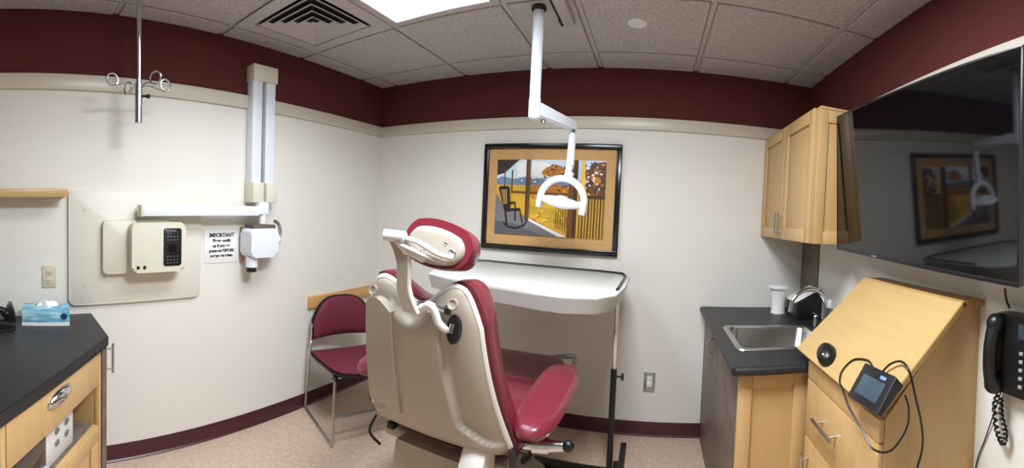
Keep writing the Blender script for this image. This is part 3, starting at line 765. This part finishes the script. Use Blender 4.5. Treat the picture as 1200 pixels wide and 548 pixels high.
# seat, legrest
def pad(fn_lo, x0, x1, y0, y1, z, th, r=.05, taper=0.0, mm=None):
    m = mm or MB()
    def f(u, v, top):
        x = 2 * u - 1; y = 2 * v - 1
        X = x * (1 - (1 - math.sqrt(1 - .30)) * y ** 8); Y = y * (1 - (1 - math.sqrt(1 - .20)) * x ** 8)
        e_ = max(0, (1 - x ** 8) * (1 - y ** 8)) ** .5
        cx_ = (x0 + x1) / 2; cy_ = (y0 + y1) / 2
        zz = z(cy_ + Y * (y1 - y0) / 2) if callable(z) else z
        return Vector((cx_ + X * (x1 - x0) / 2 * (1 - taper * v), cy_ + Y * (y1 - y0) / 2, zz + (th * (.45 + .55 * e_) if top else -.01 * e_)))
    m.sheet(lambda u, v: f(u, v, 1), 24, 28, lambda u, v: f(u, v, 0)); return m
m = pad(None, CXX - .295, CXX + .295, 1.385, 1.93, .500, .075); m.build('seat', VINYL, t, angle=60)
m = pad(None, CXX - .285, CXX + .285, 1.925, 2.44, lambda y: .500 - .02 * (y - 1.925), .062, taper=.06); m.build('leg_rest', VINYL, t, angle=60)
m = MB(); m.box((CXX - .27, 1.36, .455), (CXX + .27, 2.38, .498), .015, 3); m.build('seat_frame', SHELL, t)
m = MB(); m.tube(smooth_path([(-.60, 2.43, .52), (-.50, 2.455, .535), (-.44, 2.43, .545), (-.425, 2.36, .53), (-.43, 2.20, .51)], 5), .014, 10); m.build('foot_bracket', STEEL, t)
# arm rests
for s_ in (-1, 1):
    m = MB(); cx_ = CXX + s_ * (.364 if s_ > 0 else .375)
    def af(u, v, top, cx_=cx_):
        an = None
        x = 2 * u - 1; y = 2 * v - 1
        Y = y
        wv = (.090 if cx_ > CXX else .090) * (1 - abs(y) ** 4) ** .5 if abs(y) < 1 else .001
        wv = max(wv, .004); e_ = max(0, (1 - abs(x) ** 4) * (1 - abs(y) ** 10)) ** .5
        Xc = cx_ + x * wv * (1 + .06 * y)
        return Vector((Xc, 1.585 + (.0 if cx_ > CXX else .055) + Y * .310, (0 if cx_ > CXX else .028) + (.672 + .035 * e_ if top else .672 - .030 * e_) + .006 * y))
    m.sheet(lambda u, v: af(u, v, 1), 16, 44, lambda u, v: af(u, v, 0)); m.build('armrest', VINYL, t, angle=60)
    m = MB(); m.tube(smooth_path([(cx_, 1.42, .632), (cx_ - s_ * .0, 1.44, .58), (cx_ - s_ * .03, 1.47, .50), (cx_ - s_ * .07, 1.50, .45)], 5), .018, 10, flat=.7); m.build('armrest_support', SHELL if s_ < 0 else BLACKM, t)
# lift: hinge cover, pump column, base
m = MB(); m.sheet(lambda u, v: Vector((CXX + .145 + .085 * u, 1.27 - .05 * math.sin(PI * v), .42 + .19 * v - .03 * (2 * u - 1) ** 2)), 8, 12, lambda u, v: Vector((CXX + .145 + .085 * u, 1.355, .42 + .18 * v))); m.build('hinge_cover', SHELLW, t)
m = MB(); m.tube([(CXX + .315, 1.30, .60), (CXX + .30, 1.36, .42), (CXX + .28, 1.42, .30)], .012, 10); m.build('side_strut', BLACKM, t)
m = MB(); m.prism([(1.30, .50), (1.95, .47), (1.85, .28), (1.62, .16), (1.38, .16), (1.28, .36)], CXX - .17, CXX + .15, .02, 'x', seg=3); m.build('lift_housing', SHELL, t)
m = MB(); m.prism([(1.20, .18), (1.30, .235), (1.50, .21), (1.75, .14), (1.75, .10), (1.20, .10)], CXX - .21, CXX + .17, .02, 'x', seg=3); m.build('pump_cover', SHELL, t)
m = MB(); m.prism(rrect(CXX - .28, 1.12, CXX + .26, 2.15, .12), 0, .07, .02); m.prism(rrect(CXX - .2, 1.22, CXX + .18, 1.95, .08), .07, .12, .015); m.build('base_plate', SHELL, t)
m = MB(); m.cyl((CXX - .30, 1.40, .525), (CXX + .30, 1.40, .525), .012)
m.build('hinge_rod', BLACKM, t)
# chrome lever with black ball at the right
m = MB(); m.cyl((CXX + .30, 1.39, .572), (-.385, 1.395, .578), .018); m.cyl((-.385, 1.395, .578), (-.325, 1.40, .584), .028, 20); m.cyl((-.325, 1.40, .584), (-.275, 1.403, .590), .022, 20, .017); m.build('release_lever', CHROME, t)
m = MB(); m.ball((-.258, 1.404, .593), .021); m.build('lever_ball', BLACK, t)
m = MB()
m.tube(smooth_path([(CXX - .26, 1.30, .56), (CXX - .27, 1.27, .50), (CXX - .22, 1.28, .46)], 4), .006, 8); m.box((CXX - .20, 1.29, .530), (CXX - .17, 1.33, .555), .003); m.build('release_catch', BLACKM, t)

# ================================================================== INSTRUMENT TABLE ON POST
t = thing('instrument_table', 'white instrument table on a black and silver post beneath the picture', 'table', (-.176, 2.2, 0))
TZ = 1.06
tp = [(-1.19, 2.05), (-1.12, 1.86), (-.95, 1.79), (-.731, 1.739), (-.605, 1.716), (-.46, 1.676), (-.356, 1.662), (-.22, 1.697), (-.150, 1.790), (-.128, 2.0), (-.124, 2.38), (-.155, 2.48), (-.30, 2.53), (-1.10, 2.58), (-1.19, 2.54), (-1.205, 2.40)]
m = MB(); m.prism(tp, TZ - .010, TZ, .004); m.build('table_top', TABLEW, t)
cxm, cym = -.66, 2.12
inner = [(cxm + (x - cxm) * .965, cym + (y - cym) * .95) for x, y in tp]
m = MB(); A1_ = [m.bm.verts.new((x, y, TZ - .010)) for x, y in tp]; B1_ = [m.bm.verts.new((x, y, TZ - .075)) for x, y in inner]
fs = [m.bm.faces.new(A1_), m.bm.faces.new(B1_[::-1])] + [m.bm.faces.new((A1_[i], B1_[i], B1_[(i + 1) % 16], A1_[(i + 1) % 16])) for i in range(16)]
m._tag(fs); m.build('skirt', TABLEW, t, angle=40)
rimp = [(-.155, 1.90), (-.150, 2.10), (-.148, 2.36), (-.175, 2.455), (-.31, 2.505), (-.70, 2.54), (-1.09, 2.558), (-1.165, 2.52), (-1.18, 2.40), (-1.175, 2.20)]
m = MB(); m.tube([(x, y, TZ + .004) for x, y in rimp], .008, 8); m.build('edge_rail', BLACK, t)
m = MB(); m.box((-.186, 2.19, .56), (-.166, 2.21, TZ - .07), .002); m.build('upper_post', CHROME, t)
m = MB(); m.box((-.192, 2.184, .03), (-.160, 2.216, .585), .003); m.build('lower_post', BLACKM, t)
m = MB(); m.cyl((-.160, 2.2, .545), (-.135, 2.2, .545), .006); m.cyl((-.135, 2.2, .545), (-.122, 2.2, .545), .020, 8); m.build('clamp_knob', BLACK, t)
m = MB(); m.box((-.70, 2.165, .0), (-.16, 2.235, .03), .004); m.box((-.135, 1.9, .0), (-.10, 2.5, .03), .004); m.box((-.165, 2.17, .0), (-.13, 2.23, .03), .004); m.build('floor_frame', BLACKM, t)
m = MB(); m.box((-.150, 2.10, .03), (-.120, 2.135, .13), .003); m.build('foot_post', BLACKM, t)

# ================================================================== SINK CORNER
SX, SY, SZ = .36, 1.575, .85
t = thing('sink_cabinet', 'maple sink base cabinet with grey-brown laminate front in the right corner', 'cabinet', (.68, 2.1, 0))
m = MB(); m.box((SX + .018, SY + .018, .0), (XR - .001, YB - .001, SZ - .30), 0)
m.box((SX + .018, SY + .018, SZ - .30), (XR - .001, SY + .06, SZ - .036)); m.box((SX + .018, 2.3, SZ - .30), (XR - .001, YB - .001, SZ - .036)); m.box((.95, SY + .06, SZ - .30), (XR - .001, 2.3, SZ - .036)); m.build('carcass', MAPLE, t)
m = MB(); m.box((SX, SY + .02, .0), (SX + .018, 2.12, SZ - .036), .001); m.box((SX, 2.124, .0), (SX + .018, YB - .002, SZ - .036), .001); dd_ = m.build('laminate_front', LAMIN, t)
m = MB(); m.tube(smooth_path([(SX - .001, 2.25, .755), (SX - .026, 2.25, .745), (SX - .028, 2.25, .70), (SX - .026, 2.25, .675), (SX - .001, 2.25, .665)], 4), .006, 10); m.build('pull_handle', STEEL, t)
m = MB(); m.box((SX, SY + .012, .0), (XR - .39 + .38, SY + .018, SZ - .036)); m.build('end_panel', MAPLE, t)
m = MB(); ex1 = .63
for lo, hi in (((SX, .0), (SX + .055, SZ - .036)), ((ex1 - .04, .0), (ex1 + .02, SZ - .036)), ((SX + .055, SZ - .095), (ex1 - .04, SZ - .036)), ((SX + .055, .0), (ex1 - .04, .12))):
    m.box((lo[0], SY - .002, lo[1]), (hi[0], SY + .012, hi[1]), .003)
m.build('panel_frame', MAPLE, t)
# worktop with a sink cut-out
sx0, sx1, sy0, sy1 = .402, .842, 1.755, 2.135
wx0, wy0 = .335, 1.545
m = MB(); zt0, zt1 = SZ - .036, SZ
for lo, hi in (((wx0, wy0), (XR - .001, sy0)), ((wx0, sy1), (XR - .001, YB - .001)), ((wx0, sy0), (sx0, sy1)), ((sx1, sy0), (XR - .001, sy1))):
    m.box((lo[0], lo[1], zt0), (hi[0], hi[1], zt1))
bmesh.ops.remove_doubles(m.bm, verts=m.bm.verts[:], dist=.0001)
m.cyl((wx0 + .004, wy0, SZ - .018), (wx0 + .004, YB - .001, SZ - .018), .0175, 14)
m.cyl((wx0, wy0 + .004, SZ - .018), (XR - .39, wy0 + .004, SZ - .018), .0175, 14)
tag(m.build('worktop', SLATE), 'black laminate worktop around the steel sink', 'worktop')
# sink
t = thing('sink', 'square stainless steel sink set in the black worktop', 'sink', ((sx0 + sx1) / 2, (sy0 + sy1) / 2, SZ - .18))
m = MB()
def ring(x0, y0, x1, y1, r, z): return [m.bm.verts.new((a, b, z)) for a, b in rrect(x0, y0, x1, y1, r, 6)]
o_ = .018
R = [ring(sx0 - o_, sy0 - o_, sx1 + o_, sy1 + o_, .03, SZ + .001), ring(sx0 - o_ + .003, sy0 - o_ + .003, sx1 + o_ - .003, sy1 + o_ - .003, .03, SZ + .006), ring(sx0 + .008, sy0 + .008, sx1 - .008, sy1 - .008, .04, SZ + .004), ring(sx0 + .014, sy0 + .014, sx1 - .014, sy1 - .014, .05, SZ - .008), ring(sx0 + .022, sy0 + .022, sx1 - .022, sy1 - .022, .055, SZ - .14), ring(sx0 + .045, sy0 + .045, sx1 - .045, sy1 - .045, .05, SZ - .165)]
R2 = [ring(sx0 + .043, sy0 + .043, sx1 - .043, sy1 - .043, .05, SZ - .168), ring(sx0 + .018, sy0 + .018, sx1 - .018, sy1 - .018, .055, SZ - .14), ring(sx0 + .009, sy0 + .009, sx1 - .009, sy1 - .009, .05, SZ - .008), ring(sx0 + .002, sy0 + .002, sx1 - .002, sy1 - .002, .04, SZ + .001)]
fs = [m.bm.faces.new(R[-1]), m.bm.faces.new(R2[0])]
seq = [R, R2]
for Q in seq:
    for Ra, Rb in zip(Q, Q[1:]):
        for k in range(len(Ra)): fs.append(m.bm.faces.new((Ra[k], Ra[(k + 1) % len(Ra)], Rb[(k + 1) % len(Ra)], Rb[k])))
for k in range(len(R[0])): fs.append(m.bm.faces.new((R[0][k], R[0][(k + 1) % len(R[0])], R2[-1][(k + 1) % len(R[0])], R2[-1][k])))
m._tag(fs); m.build('basin', STEEL, t, angle=50)
m = MB(); m.lathe([(.001, 0), (.038, 0), (.036, .004), (.02, .003), (.001, .002)], ((sx0 + sx1) / 2, (sy0 + sy1) / 2, SZ - .165)); m.build('drain', CHROME, t)
# faucet
fx, fy = .910, 2.02
t = thing('faucet', 'chrome gooseneck faucet beside the sink', 'faucet', (fx, fy, SZ))
m = MB(); m.lathe([(.001, .001), (.028, .001), (.028, .008), (.018, .014), (.014, .05), (.001, .05)], (fx, fy, SZ)); m.build('base', CHROME, t)
m = MB()
gp = [(fx, fy, SZ + .03), (fx, fy, SZ + .12)] + [(fx - .105 + .105 * math.cos(a_), fy - .02 * (1 - math.cos(a_)), SZ + .125 + .10 * math.sin(a_)) for a_ in [PI * .86 * k / 10 for k in range(1, 11)]] + [(fx - .214, fy - .045, SZ + .115)]
m.tube(smooth_path(gp, 3), .0105, 12); m.build('spout', CHROME, t)
m = MB(); m.cyl((fx - .014, fy + .09, SZ + .001), (fx - .014, fy + .09, SZ + .05), .014, 14, .010); m.ball((fx - .014, fy + .09, SZ + .055), .013); m.tube([(fx - .014, fy + .09, SZ + .06), (fx - .038, fy + .075, SZ + .082)], [.007, .005], 8); m.build('side_lever', CHROME, t)
# cup holder
cxx, cyy = .79, 2.47
t = thing('cup_dispenser', 'white flared plastic cup holder on the worktop in the corner', 'cup dispenser', (cxx, cyy, SZ))
m = MB(); m.lathe([(.001, 0), (.045, 0), (.047, .006), (.043, .014), (.046, .12), (.052, .145), (.066, .158), (.068, .168), (.063, .172), (.001, .168)], (cxx, cyy, SZ)); m.build('canister', WHITEP, t)
m = MB(); m.lathe([(.001, .0), (.060, 0), (.058, .006), (.001, .010)], (cxx, cyy, SZ + .168)); m.build('lid', WHITE, t)
# black case with sloped pale top behind the faucet
t = thing('storage_box', 'black box with sloped pale top behind the faucet', 'box', (.93, 2.40, SZ))
m = MB(); m.prism([(.845, SZ), (.995, SZ), (.995, SZ + .165), (.845, SZ + .09)], 2.27, 2.46, .004, 'y'); m.build('box_body', BLACK, t)
m = MB(); m.prism([(.842, SZ + .095), (.996, SZ + .172), (.996, SZ + .178), (.842, SZ + .101)], 2.30, 2.47, .001, 'y'); m.build('top_sheet', PAPER, t)
# soap bottle
bx, by = .955, 2.06
t = thing('soap_bottle', 'small clear soap bottle with white cap at the right of the faucet', 'bottle', (bx, by, SZ))
m = MB(); m.lathe([(.001, 0), (.023, 0), (.025, .006), (.025, .092), (.020, .106), (.011, .113), (.001, .113)], (bx, by, SZ)); m.build('bottle_body', CLEAR, t)
m = MB(); m.lathe([(.001, .113), (.013, .113), (.012, .150), (.009, .156), (.001, .156)], (bx, by, SZ)); m.build('cap', WHITEP, t)
m = MB(); m.lathe([(.0255, .03), (.0258, .03), (.0258, .08), (.0255, .08)], (bx, by, SZ)); m.build('bottle_label', LCD, t)
m = MB(); m.prism([(.955, SZ + .001), (XR - .002, SZ + .001), (XR - .002, SZ + .11), (.975, SZ + .10)], 1.87, 1.99, .004, 'y')
tag(m.build('black_container', BLACK), 'small black container on the worktop behind the maple desk', 'container')
# thin grey-brown strip on the right wall by the corner
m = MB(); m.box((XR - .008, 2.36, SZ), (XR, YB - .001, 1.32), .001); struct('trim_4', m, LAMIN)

# ================================================================== WALL CABINET
WX, wy0_, wy1_, wz0, wz1 = .70, 1.785, YB - .001, 1.322, 1.958
t = thing('wall_cabinet', 'maple two-door wall cabinet in the right corner above the sink', 'cabinet', (.85, 2.2, wz0))
m = MB(); m.box((WX + .022, wy0_ + .008, wz0), (XR - .001, wy1_, wz1), .001); m.build('carcass', MAPLE, t)
m = MB()
for lo, hi in (((WX + .022, wz0), (WX + .075, wz1)), ((XR - .045, wz0), (XR - .001, wz1)), ((WX + .075, wz1 - .06), (XR - .045, wz1)), ((WX + .075, wz0), (XR - .045, wz0 + .06))):
    m.box((lo[0], wy0_, lo[1]), (hi[0], wy0_ + .008, hi[1]), .002)
m.build('side_frame', MAPLE, t)
m = MB(); m.box((WX + .03, wy0_ - .004, wz1), (XR - .001, wy1_, wz1 + .012), .002); m.build('top_panel', MAPLE, t)
mid = (wy0_ + wy1_) / 2
for k, (a_, b_) in enumerate(((wy0_ + .002, mid - .002), (mid + .002, wy1_ - .004))):
    m = MB(); m.box((WX + .012, a_, wz0 + .002), (WX + .021, b_, wz1 - .002), .001); d_ = m.build('door', MAPLE, t)
    m = MB(); st = .062
    for lo, hi in (((a_, wz0 + .002), (a_ + st, wz1 - .002)), ((b_ - st, wz0 + .002), (b_, wz1 - .002)), ((a_ + st, wz0 + .002), (b_ - st, wz0 + .002 + st)), ((a_ + st, wz1 - .002 - st), (b_ - st, wz1 - .002))):
        m.box((WX, lo[0], lo[1]), (WX + .012, hi[0], hi[1]), .002)
    m.build('door_frame', MAPLE, d_)
    yh = mid + (-.028 if k == 0 else .028)
    m = MB(); m.cyl((WX - .03, yh, wz0 + .03), (WX - .03, yh, wz0 + .15), .006, 12)
    for z in (wz0 + .045, wz0 + .135): m.cyl((WX - .03, yh, z), (WX, yh, z), .004, 8)
    m.build('handle', STEEL, d_)

# ================================================================== TV
TVW = 1.09; TVC = Vector((.818, 1.2174, 1.5955)); tyaw, ttilt, troll = -.008, .072, -.030
uu = Vector((math.sin(tyaw), -math.cos(tyaw), 0)); nn = Vector((-math.cos(tyaw), -math.sin(tyaw), 0))
w2 = Vector((0, 0, 1)) * math.cos(ttilt) + nn * math.sin(ttilt)
u2 = uu * math.cos(troll) + w2 * math.sin(troll); w3 = w2 * math.cos(troll) - uu * math.sin(troll); n3 = (-u2).cross(w3)
if n3.x > 0: n3 = -n3
z0, z1 = 0.0, .625
o0 = TVC + u2 * TVW / 2 - w3 * .3125            # near bottom corner; x runs away from the camera
MTV = Matrix(((-u2.x, w3.x, n3.x, o0.x), (-u2.y, w3.y, n3.y, o0.y), (-u2.z, w3.z, n3.z, o0.z), (0, 0, 0, 1)))
t = thing('television', 'large black wall-mounted flat screen television on the right wall', 'television', (.86, 1.2, 1.28))
m = MB(); m.box((0, z0, -.035), (TVW, z1, -.004), .006, M=MTV); m.build('case', BLACK, t)
m = MB(); b_ = .008
for lo, hi in (((0, z0), (TVW, z0 + .014)), ((0, z1 - b_), (TVW, z1)), ((0, z0 + .014), (b_, z1 - b_)), ((TVW - b_, z0 + .014), (TVW, z1 - b_))):
    m.box((lo[0], lo[1], -.006), (hi[0], hi[1], 0), .001, M=MTV)
m.build('bezel', BLACK, t)
m = MB(); m.box((b_, z0 + .014, -.005), (TVW - b_, z1 - b_, -.002), 0, M=MTV); m.build('screen', SCREEN, t)
m = MB()
for k in range(5): m.box((TVW * .66 + .008 * k, z0 + .005, 0), (TVW * .66 + .008 * k + .005, z0 + .010, .0006), 0, M=MTV)
m.build('logo', mat('logo_grey', (150, 150, 152), .4), t)
m = MB(); m.box((TVW * .5 - .15, (z0 + z1) / 2 - .12, -.06), (TVW * .5 + .15, (z0 + z1) / 2 + .12, -.035), .004, M=MTV)
m.box((.875, 1.17, 1.55), (XR - .012, 1.27, 1.63), .004); m.box((XR - .016, 1.09, 1.45), (XR - .001, 1.35, 1.73), .003); m.build('wall_mount', BLACKM, t)
m = MB(); m.tube(smooth_path([(.885, .77, 1.252), (.895, .775, 1.235), (.93, .80, 1.21), (.985, .835, 1.18)], 6), .004, 8)
tag(m.build('tv_cable', BLACK), 'thin black cable hanging from the television to the wall phone', 'cable')

# ================================================================== SLOPE-TOP DESK
t = thing('slant_desk', 'maple slant-top desk cabinet with drawer against the right wall', 'desk', (.82, 1.27, 0))
dy0, dy1 = .985, 1.540; fxx = .632
m = MB(); m.prism([(fxx + .018, 0), (XR - .002, 0), (XR - .002, 1.165), (.915, 1.165), (fxx + .018, .868)], dy0, dy1, 0, 'y'); m.build('carcass', MAPLE, t)
sl = math.sqrt(2)
# slanted board, from ridge (x=.905,z=1.185) to lip (x=.605,z=.893)
MBd = Matrix.Translation((.912, 0, 1.188)) @ Matrix.Rotation(math.atan2(-.292, -.307) , 4, 'Y')
bd = Vector((-.307, 0, -.292)).normalized(); bn = Vector((-.292, 0, .307)).normalized()
r0 = Vector((.912, 0, 1.190)); Lb = .424
def BP(s, y, h): return r0 + bd * s + bn * h + Vector((0, y, 0))
m = MB()
by0, by1 = .962, 1.610
vs = [m.bm.verts.new(BP(s, y, h)) for s in (0, Lb) for y in (by0, by1) for h in (-.020, 0)]
q = [(0, 1, 3, 2), (4, 6, 7, 5), (0, 4, 5, 1), (2, 3, 7, 6), (0, 2, 6, 4), (1, 5, 7, 3)]
m._tag([m.bm.faces.new([vs[i] for i in a_]) for a_ in q]); bmesh.ops.bevel(m.bm, geom=m.bm.edges[:], offset=.002, segments=2, affect='EDGES'); m._tag(m.bm.faces[:])
m.build('slant_board', MAPLEH, t)
m = MB(); m.box((.905, by0, 1.166), (XR - .001, by1, 1.186), .002); m.build('top_ledge', MAPLED, t)
m = MB(); m.box((fxx, dy0 + .004, .800), (fxx + .018, dy1 - .004, .866), .002); m.build('upper_rail', MAPLE, t)
m = MB(); m.box((fxx, dy0 + .004, .575), (fxx + .018, dy1 - .004, .796), .003); df = m.build('drawer_front', MAPLE, t)
m = MB(); m.cyl((fxx - .032, 1.235, .694), (fxx - .032, 1.400, .694), .007, 12)
for y in (1.262, 1.372): m.cyl((fxx - .032, y, .694), (fxx, y, .694), .005, 10)
m.build('handle', STEEL, df)
m = MB(); m.box((fxx, dy0 + .004, .06), (fxx + .018, dy1 - .004, .571), .003); d_ = m.build('door', MAPLE, t)
m = MB(); m.cyl((fxx - .030, 1.49, .38), (fxx - .030, 1.49, .52), .007, 12)
for y in (.40, .50): m.cyl((fxx - .030, 1.49, y), (fxx, 1.49, y), .005, 10)
m.build('handle', STEEL, d_)
# mouse on the board
mo = BP(.374, 1.375, 0)
Rb = Matrix((bd.cross(bn) * -1, bd, bn)).transposed() if False else Matrix(((0, bd.x, bn.x), (1, bd.y, bn.y), (0, bd.z, bn.z)))
MM = Matrix.Translation(mo) @ Rb.to_4x4() @ Matrix.Rotation(math.radians(72), 4, 'Z') @ Matrix.Scale(1.22, 4)
t = thing('computer_mouse', 'black computer mouse on the slanted maple board', 'mouse', tuple(mo))
m = MB()
def mf(u, v, top):
    a_ = 2 * u - 1; b_ = 2 * v - 1
    X = a_ * math.sqrt(1 - b_ * b_ / 2) * .031; Y = b_ * math.sqrt(1 - a_ * a_ / 2) * .050
    e_ = max(0, (1 - a_ * a_) * (1 - b_ * b_)) ** .45
    return MM @ Vector((X, Y, .003 + (.032 * e_ if top else 0)))
m.sheet(lambda u, v: mf(u, v, 1), 16, 20, lambda u, v: mf(u, v, 0)); m.build('mouse_body', BLACK, t, angle=60)
m = MB(); m.lathe([(.001, -.003), (.009, -.003), (.009, .003), (.001, .003)], MM @ Vector((0, .028, .026)), 14, (MM.to_3x3() @ Matrix.Rotation(PI / 2, 3, 'Y'))); m.build('scroll_wheel', STEEL, t)
# signature pad
pc = BP(.378, 1.022, 0)
MP = Matrix.Translation(pc) @ Rb.to_4x4() @ Matrix.Rotation(math.radians(180 + 4), 4, 'Z')
t = thing('signature_pad', 'black electronic signature pad with grey screen on the slanted maple board', 'signature pad', tuple(pc))
m = MB()
m.prism([(-.052, .002), (.052, .002), (.052, .042), (-.052, .020)], -.082, .082, .004, 'y', M=MP @ Matrix.Rotation(PI / 2, 4, 'Z')); m.build('pad_body', BLACK, t)
slp = math.atan2(.022, .104)
MQ = MP @ Matrix.Rotation(PI / 2, 4, 'Z') @ Matrix.Translation((0, 0, .0315)) @ Matrix.Rotation(-slp, 4, 'Y')
m = MB(); m.box((-.034, -.056, -.0005), (.024, .056, .0012), .0005, M=MQ); m.build('lcd_screen', LCD, t)
m = MB(); m.box((.030, -.048, -.0005), (.040, -.020, .0012), .0005, M=MQ); m.build('badge', mat('pad_badge', (110, 140, 190), .3), t)
# cables
def wire(name, pts, r, label, cat='cable', mt=None):
    m = MB(); m.tube(smooth_path(pts, 8), r, 8); return tag(m.build(name, mt or BLACK), label, cat)
wire('pad_cable', [BP(.322, 1.050, .012), BP(.290, 1.035, .018), BP(.268, 1.005, .016), BP(.280, .955, .012), Vector((.720, .940, .925)), Vector((.742, .938, .85)), Vector((.750, .940, .78)), Vector((.728, .945, .68)), Vector((.70, .945, .45)), Vector((.68, .94, .20)), Vector((.70, .92, .01))], .0035, 'black cable running from the signature pad over the desk side to the floor')
wire('mouse_cable', [BP(.322, 1.105, .012), BP(.312, 1.16, .006), BP(.335, 1.225, .005), BP(.385, 1.232, .005), BP(.418, 1.20, .005), BP(.428, 1.165, .004), Vector((.590, 1.10, .868)), Vector((.594, 1.02, .835)), Vector((.60, .965, .805)), Vector((.645, .945, .800)), Vector((.690, .940, .850)), Vector((.694, .938, .905)), Vector((.682, .942, .945))], .003, 'thin black cable looping in front of the signature pad')

# ================================================================== WALL PHONE
t = thing('wall_phone', 'black wall-mounted telephone with handset at the right edge', 'phone', (XR, .80, .93))
m = MB(); m.prism(rrect(.62, .93, .875, 1.165, .02), XR - .055, XR - .001, .012, 'x', seg=3); m.build('phone_body', BLACK, t)
m = MB(); xh = XR - .075
m.tube(smooth_path([(xh, .848, 1.135), (xh - .012, .848, 1.09), (xh - .016, .848, 1.04), (xh - .012, .848, .99), (xh, .848, .945)], 4), [.027] + [.024] * 15 + [.027], 14, flat=.8)
m.ball((xh + .004, .848, 1.135), .031, (.9, .95, 1.0)); m.ball((xh + .004, .848, .955), .031, (.9, .95, 1.0)); m.build('handset', BLACK, t)
for r_ in range(5):
    for c_ in range(3):
        m = MB(); y_ = .755 - .026 * c_; z_ = 1.06 - .024 * r_
        m.box((XR - .060, y_ - .007, z_ - .005), (XR - .054, y_ + .007, z_ + .005), .002); m.build('key', mat('key_grey', (150, 150, 150), .5) if not bpy.data.materials.get('key_grey') else bpy.data.materials['key_grey'], t)
m = MB(); m.box((XR - .058, .68, 1.10), (XR - .054, .77, 1.145), .002); m.build('display', LCD, t)
m = MB(); cpts = []
path = smooth_path([(XR - .03, .855, .925), (XR - .03, .875, .87), (XR - .03, .862, .80), (XR - .03, .835, .765), (XR - .03, .825, .80), (XR - .03, .845, .85), (XR - .03, .850, .90)], 24)
for i, p in enumerate(path):
    a_ = i * .95; cpts.append(p + Vector((.006 * math.cos(a_), .006 * math.sin(a_), 0)))
m.tube(cpts, .0042, 6); m.build('coiled_cord', BLACK, t)
wire('phone_line', [(XR - .006, .86, .94), (XR - .012, .89, .84), (XR - .006, .93, .74), (XR - .006, .97, .62), (XR - .006, .975, .4), (XR - .006, .96, .02)], .0025, 'thin black line running from the wall phone down behind the desk')

for o in bpy.data.objects:
    if '_org' in o: del o['_org']
